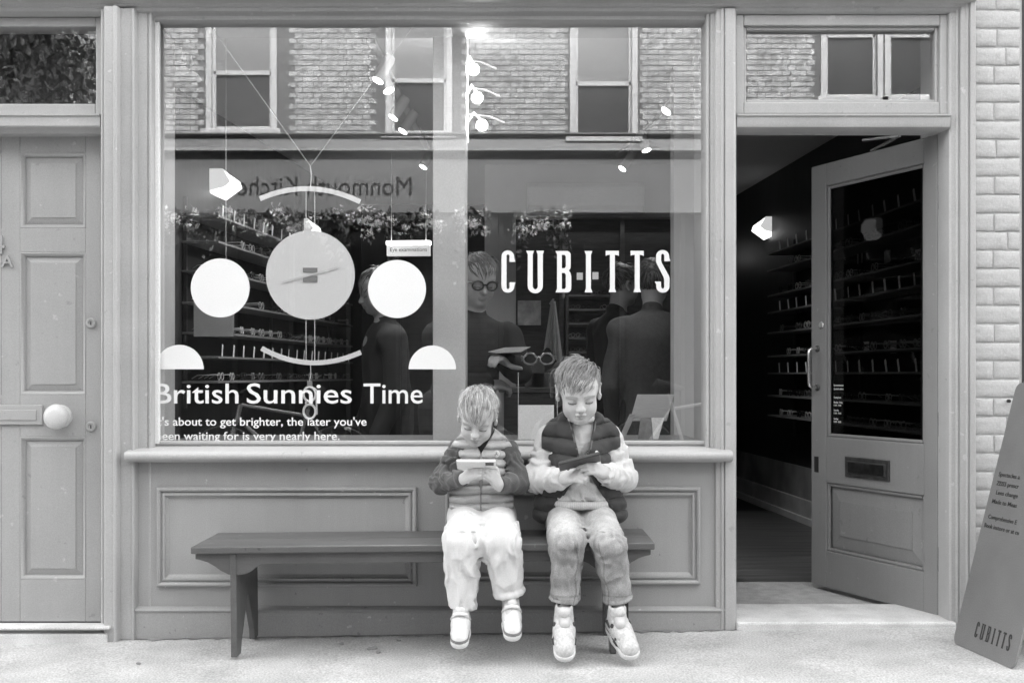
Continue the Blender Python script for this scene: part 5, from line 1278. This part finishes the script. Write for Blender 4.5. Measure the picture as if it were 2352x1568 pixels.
    lace = mat('shoe grey', .25, .6)
    for an, tx in ((ankL, -.004), (ankR, .008)):
        h_ = (an[0], an[1] + .045, an[2] - .070); t_ = (an[0] + tx, an[1] - .105, an[2] - .125)
        u = build_shoe(body, h_, t_, .98, wl, sm, gb)
        Fs = aim(h_, t_); L_ = (Vector(t_) - Vector(h_)).length
        MB().tube([Fs.at((.055, -.032, .055)), Fs.at((.075, -.02, .088)), Fs.at((.078, 0, .094)), Fs.at((.075, .02, .088)), Fs.at((.055, .032, .055))], .007, 8).build('strap', wl, u, smooth=True)
    return body

# ============ bigger child: dark padded vest over pale sweatshirt, jeans
def child_big():
    hx = .265
    hipL, hipR = (hx - .062, -.15, .505), (hx + .062, -.15, .505)
    kneeL, kneeR = T(1303, 1248, -.50), T(1398, 1250, -.50)
    ankL, ankR = T(1295, 1385, -.47), T(1421, 1385, -.46)
    shL, shR = T(1263, 1004, -.19), T(1398, 1004, -.19)
    elL, elR = T(1233, 1100, -.21), T(1432, 1098, -.21)
    wrL, wrR = T(1300, 1098, -.36), T(1385, 1085, -.36)
    Hd = Frame(T(1329, 897, -.265), rotm(20, 0, 0) @ rotm(0, -2, 2)); S = 1.10
    b = Field((.0, -.68, .05), (.53, -.02, 1.17), .0027)
    sculpt_head(b, Hd, S, smile=-.001)
    b.cap(Hd.at((0, .02, -.06)), (hx, -.18, .89), .040, .046, .02); b.cap((hx, -.15, .54), (hx, -.165, .82), .065, .065, .03)
    b.cap((hx - .08, -.18, .845), (hx + .08, -.18, .845), .028, .028, .02)
    for sh, el, wr, hp, kn, an in ((shL, elL, wrL, hipL, kneeL, ankL), (shR, elR, wrR, hipR, kneeR, ankR)):
        b.chain([sh, el, wr], [.038, .032, .022], .015); b.chain([hp, kn, an], [.064, .048, .030], .02); b.cap(an, (an[0], an[1] - .07, an[2] - .06), .028, .02, .02)
    hl = aim(wrL, T(1340, 1090, -.425), up=(-.15, -.80, .55)); sculpt_hand(b, hl, 1.02, (48, 70, 45), 3, thumb=((.014, .016, .004), (.034, .020, .012), (.054, .014, .012)), mirror=1)
    hr = aim(wrR, T(1352, 1070, -.425), up=(.30, -.80, .50)); sculpt_hand(b, hr, 1.0, (22, 34, 30), 5, thumb=((.012, .018, .004), (.024, .032, .014), (.034, .046, .020)), mirror=-1)
    body = b.build('person', skin, None, tint=face_tint(Hd, S), relax=1)
    tag(body, 'bigger child in dark padded vest, pale sweatshirt and jeans looking at a dark phone', 'person')
    hm = tint_mat('brown hair', .26, .45, .15, 40, grain=.06)
    hc = Field(Hd.o - .15, Hd.o + .15, .004); hair_cap(hc, Hd, S, .046).warp(lambda p: .003 * vnoise(p, 60)); hair = hc.build('hair', mat('brown hair base', .15, .6, .25, 40), body)
    hair_strands('locks', Hd, S, hm, hair, 4800, 8, -.55, .046, crown=(.030, .035, .088), fringe=.050, width=.0012)
    sw = mat('pale sweatshirt', .58, .95, .06, 16, bump=.35, bscale=240, grain=.05, sheen=.2)
    j = Field((.0, -.50, .45), (.53, -.02, .95), .0037)
    j.cap((hx, -.180, .57), (hx, -.180, .82), .095, .090, .03); j.cap((hx, -.21, .575), (hx, -.195, .64), .088, .085, .03); j.cap(shL, shR, .044, .044, .02)
    for sh, el, wr in ((shL, elL, wrL), (shR, elR, wrR)):
        wv = Vector(el) + (Vector(wr) - Vector(el)) * .95; j.chain([sh, el], [.050, .053], .02); j.cap(el, wv, .054, .034, .015)
        j.warp(limb_folds(sh, el, .010, 120, sh[0]), tuple((Vector(sh) + Vector(el)) / 2), .13); j.warp(limb_folds(el, wr, .011, 130, el[0] + 2), tuple((Vector(wr) + Vector(el)) / 2), .12)
        d_ = (Vector(wr) - Vector(el)).normalized(); f_ = aim(wv, tuple(Vector(wv) + d_)); j.box((.035, 0, 0), (.035, .07, .07), .001, .002, 's', F=f_)
    j.cap((hx - .045, -.225, .590), (hx + .045, -.225, .590), .060, .060, .03); j.warp(limb_folds((hx - .09, -.28, .54), (hx + .03, -.28, .74), .007, 150, 1.7), (hx, -.28, .63), .11); j.warp(folds(.006, 26, 14, 2, 4.1), (hx, -.28, .60), .10); j.cut(lambda p: p[:, 2] - .556)
    j.chain([(hx - .110, -.20, .572), (hx - .088, -.268, .570), (hx - .05, -.300, .569), (hx, -.310, .569), (hx + .05, -.300, .569), (hx + .088, -.268, .570), (hx + .110, -.20, .572)], [.015] * 7, .003)
    j.cap((hx, -.178, .885), (hx, -.205, .905), .054, .050, .015); j.ell((hx, -.225, .945), (.050, .06, .034), .006, 's'); j.chain([(hx - .052, -.195, .908), (hx - .040, -.243, .893), (hx, -.262, .885), (hx + .040, -.243, .893), (hx + .052, -.195, .908)], [.011] * 5, .002)
    def print_tint(co):
        t = np.ones(len(co), dtype=np.float32); c = np.array(T(1352, 1047, -.29)); dx = co[:, 0] - c[0]; dz = co[:, 2] - c[2]; r = np.sqrt((dx / .8) ** 2 + dz ** 2); fr = co[:, 1] < -.24
        t[fr & (np.abs(r - .017) < .0022)] = .12; t[fr & (np.abs(dx + dz * .5) < .0018) & (r < .016)] = .12; t[fr & (np.abs(dz - dx * dx * 40 + .006) < .0018) & (r < .016)] = .12
        hem = (np.abs(co[:, 2] - .570) < .014) & (co[:, 1] < -.2); t[hem] *= .92 + .10 * np.sign(np.sin(co[hem][:, 0] * 900)); t[fr & (np.abs(co[:, 2] - .586) < .0025)] *= .6
        return t
    smt = tint_mat('printed sweatshirt', .58, .95, .06, 16, bump=.35, bscale=240, grain=.05, sheen=.2)
    j.build('sweatshirt', smt, body, tint=print_tint, relax=1)
    # padded vest, open below the chest
    vm = mat('dark padded cotton', .028, .7, .18, 14, bump=.3, bscale=90, grain=.08, sheen=.2)
    v = Field((.0, -.40, .44), (.53, -.02, 1.0), .0030)
    v.cap((hx, -.175, .60), (hx, -.188, .76), .122, .120, .02); v.cap((hx, -.188, .76), (hx, -.195, .845), .118, .085, .03)
    v.cap((shL[0] - .006, -.19, .852), (shR[0] + .006, -.19, .852), .046, .046, .03); v.cap((shL[0], -.20, .81), (shR[0], -.20, .81), .058, .058, .03)
    for s in (-1, 1): v.cap((hx + s * .085, -.20, .62), (hx + s * .120, -.19, .535), .075, .062, .03); v.cap((hx + s * .10, -.11, .62), (hx + s * .12, -.10, .53), .07, .06, .03)
    v.chain([(hx - .068, -.225, .892), (hx - .066, -.175, .925), (hx, -.128, .945), (hx + .066, -.175, .925), (hx + .068, -.225, .892)], [.019, .021, .022, .021, .019], .015)
    pitch = .058
    def quilt(p):
        z = p[:, 2] + vnoise(p, 10) * .008 - np.abs(p[:, 0] - hx) * .12
        q = np.abs(np.sin(math.pi * z / pitch)); up_ = np.clip((.895 - p[:, 2]) / .02, 0, 1)
        return (-.017 * np.sqrt(q) + .010) * up_ + vnoise(p, 40) * .003
    v.warp(quilt)
    def opening(p):
        up_ = np.clip((p[:, 2] - .725) * .23 + .009, 0, .05); dn = np.clip((.715 - p[:, 2]) * .62 + .008, 0, .2); w_ = np.where(p[:, 2] > .72, up_, dn); x = p[:, 0] - hx - .006 - np.where(p[:, 2] < .72, (.72 - p[:, 2]) * -.02, 0)
        return np.maximum(np.abs(x) - w_, p[:, 1] + .17)
    v.cut(opening)
    v.cut(lambda p: .152 - np.abs(p[:, 0] - hx) - np.clip(p[:, 2] - .825, 0, 1) ** 2 * 9 + np.clip((.64 - p[:, 2]), 0, 1) * .6)
    v.ell((hx, -.225, .97), (.046, .07, .05), .008, 's')
    vest = v.build('vest', vm, body)
    em = mat('vest edge', .035, .6, .1, 10)
    def edge(s, zs_): 
        out = []
        for z in zs_:
            x = hx + .006 + s * (((z - .725) * .23 + .013) if z > .72 else ((.715 - z) * .62 + .013))
            y = v.front(x, z)
            if y is not None: out.append((x, y + .002, z))
        return out
    for s in (-1, 1):
        MB().tube(edge(s, (.885, .86, .835, .81, .785, .76, .735)), .0042, 6).build('zip', mat('zip tape dark', .10, .5), vest, smooth=True)
        MB().tube(edge(s, (.71, .69, .665, .64, .615, .59, .565, .54)), .0075, 6).build('placket', em, vest, smooth=True)
    # jeans
    jm = tint_mat('washed denim', .34, .9, .14, 10, bump=.35, bscale=200, grain=.09)
    t = Field((.05, -.62, .20), (.51, -.03, .63), .0037)
    t.cap((hx - .05, -.165, .505), (hx + .05, -.165, .505), .090, .090, .02); t.cap((hx, -.172, .535), (hx, -.17, .52), .080, .085, .03)
    for hp, kn, an in ((hipL, kneeL, ankL), (hipR, kneeR, ankR)):
        t.cap((hp[0], hp[1], hp[2] + .022), kn, .072, .057, .026); t.cap(hp, (kn[0], kn[1] + .03, kn[2] - .02), .07, .056, .02); an = tuple(Vector(kn) + (Vector(an) - Vector(kn)) * .94); t.cap(kn, an, .058, .048, .02)
        t.warp(folds(.008, 30, 12, 2, kn[0] * 9), tuple((Vector(kn) + Vector(an)) / 2), .15); t.warp(limb_folds(hp, kn, .007, 150, kn[0] * 3), kn, .14); t.warp(limb_folds(kn, an, .006, 80, kn[0] * 5), tuple((Vector(kn) + Vector(an) * 2) / 3), .12)
        f_ = aim(an, tuple(Vector(an) + (Vector(an) - Vector(kn)).normalized()), (0, 1, 0)); t.box((.05, 0, 0), (.05, .09, .09), .001, .002, 's', F=f_); t.ell((.0, 0, 0), (.03, .040, .040), .004, 's', F=f_)
        t.chain([f_.at((-.006, .050 * math.cos(a * .5236), .050 * math.sin(a * .5236))) for a in range(13)], [.006] * 13, .004)
    t.cap((hx, -.26, .46), (hx + .012, -.50, .42), .012, .02, .02, 's')
    def wash(co):     # faded thighs, darker seams
        tt = np.ones(len(co), dtype=np.float32) * .85; tt += .55 * np.clip((co[:, 2] - .44) / .09, 0, 1) * np.clip((-.2 - co[:, 1]) / .1, 0, 1)
        tt *= 1 + .10 * vnoise(co, 22); rg = 1 - 2 * np.abs(vnoise(co * np.array((1.0, 1.0, .45)) + 3.7, 38)); tt *= .93 + .14 * np.clip(rg, 0, 1) + .05 * vnoise(co, 90)
        for kn, an, s in ((kneeL, ankL, -1), (kneeR, ankR, 1)):     # seams down the legs, stitched hems
            k = (co[:, 2] - an[2]) / (kn[2] - an[2]); cx = an[0] + (kn[0] - an[0]) * k; below = (k < 1.05) & (np.abs(co[:, 0] - cx) < .09)
            tt[below & (np.abs(co[:, 0] - cx + s * .036 + .004 * np.sin(co[:, 2] * 60)) < .0022) & (co[:, 1] < an[1])] *= .62
            tt[below & (np.abs(k - .16) < .012)] *= .72; tt[below & (k < .13)] *= 1.12
        return tt
    t.build('jeans', jm, body, tint=wash, relax=1)
    sk_ = mat('black sock', .012, .9, .1, 30)
    for an in (ankL, ankR):
        s_ = Field((an[0] - .06, an[1] - .08, an[2] - .10), (an[0] + .06, an[1] + .06, an[2] + .06), .003); s_.cap((an[0], an[1], an[2] + .04), (an[0], an[1] - .01, an[2] - .07), .035, .035, .01); sko = s_.build('sock', sk_, body)
    wl = mat('trainer leather', .55, .5, .18, 90, bump=.2, bscale=120, grain=.05); sm = mat('trainer sole', .64, .5, .06, 20); gb = (mat('trainer dark band', .10, .6, .1, 30), 'heel')
    dk = mat('trainer eyelet', .06, .5)
    aL, aR = ankL, ankR
    build_shoe(body, (aL[0], aL[1] + .045, aL[2] - .088), (aL[0] - .002, aL[1] - .115, aL[2] - .180), 1.14, wl, sm, gb, 0, high=True, lace_m=dk)
    build_shoe(body, (aR[0] - .018, aR[1] + .045, aR[2] - .092), (aR[0] + .040, aR[1] - .110, aR[2] - .175), 1.12, wl, sm, gb, 10, high=True, lace_m=dk)
    return body
child_small(); child_big()
# the phones they hold
ph = empty('white_phone', T(1094, 1066, -.425), 0, 'white phone held flat by the smaller child', 'phone')
ph.rotation_euler = (math.radians(-27), 0, 0)
MB().box(-.072, .072, -.036, .036, -.006, .006).build('case', mat('white phone case', .78, .35, .02, 10), ph, bevel=.004)
MB().box(-.067, .067, -.032, .032, .0062, .0072).build('screen', mat('phone screen', .03, .1, .02, 5), ph)
MB().box(.034, .064, -.030, -.006, -.0085, -.0061).build('camera_bump', mat('camera glass', .03, .2), ph, bevel=.001)
ph = empty('dark_phone', T(1331, 1060, -.430), 0, 'dark phone in a case held tilted by the bigger child', 'phone')
ph.rotation_euler = (math.radians(-25), math.radians(-14), 0)
MB().box(-.078, .078, -.038, .038, -.007, .006).build('case', mat('dark phone case', .035, .4, .1, 10), ph, bevel=.004)
MB().box(-.073, .073, -.034, .034, .0062, .0072).build('screen', mat('phone screen', .03), ph)
# ------------------------------------------------------------------ people inside the shop
def adult(label, foot, head_c, face, skin_m, coat_m, leg_m, hair_m, S=1.14, lean=(0, 0), arms=((-1, None), (1, None)), coat_len=.0, glasses=False, bald=.05, pitch=10):
    """standing grown-up; face = turn in degrees (0 looks at the street)"""
    fx_, fy_, fz_ = foot; hc = Vector(head_c); Rz = rotm(0, 0, face)
    Hd = Frame(hc, rotm(0, 0, face) @ rotm(pitch, 0, 0)); z_sh = hc.z - .24; sx = Vector(Rz @ np.array((1, 0, 0))); fw = Vector(Rz @ np.array((0, -1, 0)))
    shc = Vector((hc.x, hc.y, z_sh)) - fw * .04 + Vector((lean[0] * .1, lean[1] * .1, 0)); hip = Vector((fx_, fy_, fz_ + .86))
    lo = np.minimum(np.minimum(np.array(hc), np.array(foot)), np.array(shc)) - .42; hi = np.maximum(np.array(hc), np.array(hip)) + .42; lo[2] = fz_ - .02; hi[2] = hc.z + .16
    b = Field(lo, hi, .0065); sculpt_head(b, Hd, S)
    b.cap(Hd.at((0, .02, -.07)), tuple(shc), .05, .06, .03); b.cap(tuple(shc - Vector((0, 0, .06))), tuple(hip), .12, .12, .05)
    sh = {}; hands = []
    for s, tgt in arms:
        a = shc + sx * (.17 * s) - Vector((0, 0, .03)); b.cap(tuple(shc), tuple(a), .06, .055, .04)
        if tgt is None: el = a + Vector((0, 0, -.29)) + sx * .05 * s; wr = el + Vector((0, 0, -.22)) + fw * .10
        else: wr = Vector(tgt); md_ = (a + wr) / 2; el = md_ + Vector((0, 0, -.10)) + sx * .07 * s
        b.chain([tuple(a), tuple(el), tuple(wr)], [.05, .042, .028], .02); sh[s] = (a, el, wr)
        d_ = (wr - el).normalized(); sculpt_hand(b, aim(tuple(wr), tuple(wr + d_), (0, -.6, .8)), 1.15, (25, 40, 30), 5, mirror=s)
    for s in (-1, 1):
        hp = hip + sx * .09 * s; ft = Vector(foot) + sx * .10 * s; kn = (hp + ft) / 2 + fw * .02; b.chain([tuple(hp), tuple(kn), tuple(ft + Vector((0, 0, .08)))], [.09, .06, .04], .03)
        b.cap(tuple(ft + Vector((0, 0, .035))), tuple(ft + fw * .16 + Vector((0, 0, .03))), .038, .034, .02)
    body = b.build('person', skin_m, None, tint=face_tint(Hd, S)); tag(body, label, 'person')
    c = Field(lo, hi, .0075); c.cap(tuple(shc - Vector((0, 0, .07))), tuple(hip), .15, .155, .05, flat=(tuple(fw), 1.25))
    if coat_len: c.cap(tuple(hip), tuple(hip - Vector((0, 0, coat_len))), .16, .17, .05, flat=(tuple(fw), 1.2))
    for s, (a, el, wr) in sh.items(): c.cap(tuple(shc), tuple(a), .075, .07, .04); c.chain([tuple(a), tuple(el), tuple(el + (wr - el) * .9)], [.068, .058, .045], .03)
    c.warp(folds(.010, 9, 5, 2, hc.x)); c.cap(tuple(shc + Vector((0, 0, .085))), tuple(shc + Vector((0, 0, .01))), .058, .07, .01)
    c.build('jacket', coat_m, body)
    t = Field(lo, hi, .0075)
    for s in (-1, 1):
        hp = hip + sx * .09 * s; ft = Vector(foot) + sx * .10 * s; kn = (hp + ft) / 2 + fw * .02; t.chain([tuple(hp), tuple(kn), tuple(ft + Vector((0, 0, .07)))], [.11, .08, .065], .03)
    t.build('trousers', leg_m, body)
    hcf = Field(np.array(hc) - .16, np.array(hc) + .16, .005); hair_cap(hcf, Hd, S, bald).warp(lambda p: .004 * vnoise(p, 45)); hr_ = hcf.build('hair', hair_m, body)
    hair_strands('locks', Hd, S, tint_mat('adult ' + hair_m.name, .10, .5), hr_, 900, int(abs(hc.x) * 100), .2, .05, fringe=bald, width=.002)
    if glasses:
        gm = mat('thick black spectacles', .015, .25, .05, 20)
        for s in (-1, 1):
            MB().tube([Hd.at(((s * .031 + .023 * math.cos(a * math.pi / 8)) * S, (-.093 + abs(s * .031 + .023 * math.cos(a * math.pi / 8)) * .12) * S, (-.010 + .018 * math.sin(a * math.pi / 8)) * S)) for a in range(17)], .0045, 6, False).build('spectacles_rim', gm, body, smooth=True)
            MB().tube([Hd.at((s * .054 * S, -.088 * S, .0)), Hd.at((s * .074 * S, -.05 * S, .0)), Hd.at((s * .08 * S, .02 * S, .0))], .003, 5).build('spectacles_temple', gm, body)
        MB().tube([Hd.at((-.009 * S, -.096 * S, -.006)), Hd.at((.009 * S, -.096 * S, -.006))], .004, 6).build('spectacles_bridge', gm, body)
    return body
skin_in = tint_mat('adult skin', .36, .5, .06, 18, grain=.03)
blk = mat('black cloth', .012, .9, .2, 10); grey_c = mat('grey tweed', .07, .95, .12, 40, bump=.3, bscale=120, grain=.12); dkgrey = mat('charcoal cloth', .02, .9, .2, 10); gh = mat('grey hair', .12, .6, .3, 30); bh = mat('black hair', .015, .5, .3, 30)
# assistant in heavy spectacles by the column, reaching over a tray
hc = PT(1096, 643, .62)
adult('shop assistant in thick black spectacles beside the column holding a paper tray', (hc.x - .10, .86, .035), hc, 24, skin_in, blk, blk, gh, 1.12, arms=((-1, (PX(1120, .62), .60, 1.02)), (1, (PX(1160, .52), .50, PZ(832, .52)))), glasses=True, bald=.062, pitch=14)
tr = PT(1170, 800, .46)
tag(MB().prism([(tr.x - .095, tr.z - .016), (tr.x - .02, tr.z + .002), (tr.x + .03, tr.z + .004), (tr.x + .095, tr.z + .006), (tr.x + .05, tr.z - .018), (tr.x - .05, tr.z - .022)], 'y', .40, .52).build('paper_tray', mat('paper tray', .42, .6, .1, 12), bevel=.001), 'flat paper tray held by the shop assistant above the sunglasses', 'tray')
# two shoppers with their backs to the street
hc = PT(1500, 648, 1.55); adult('shopper in a long grey jacket seen from behind below the last letters', (hc.x, 1.62, .035), hc, 165, skin_in, grey_c, blk, bh, 1.16, coat_len=.18, pitch=0, bald=.03)
hc = PT(1428, 655, 2.05); b_ = adult('shopper in a black coat standing next to the grey jacketed one', (hc.x, 2.02, .035), hc, 120, skin_in, blk, blk, bh, 1.12, coat_len=.1, pitch=0, bald=.03)
MB().tube([PT(1416, 735, 1.80), PT(1409, 755, 1.80), PT(1411, 800, 1.80), PT(1415, 838, 1.82)], .006, 6).build('bag_strap', mat('pale strap', .4, .6), b_, smooth=True)
hc = PT(868, 668, 1.45); adult('shopper in a dark jacket behind the right white disc of the window', (hc.x + .04, 1.5, .035), hc, -70, skin_in, dkgrey, blk, bh, 1.12, coat_len=.12, pitch=12, bald=.03)
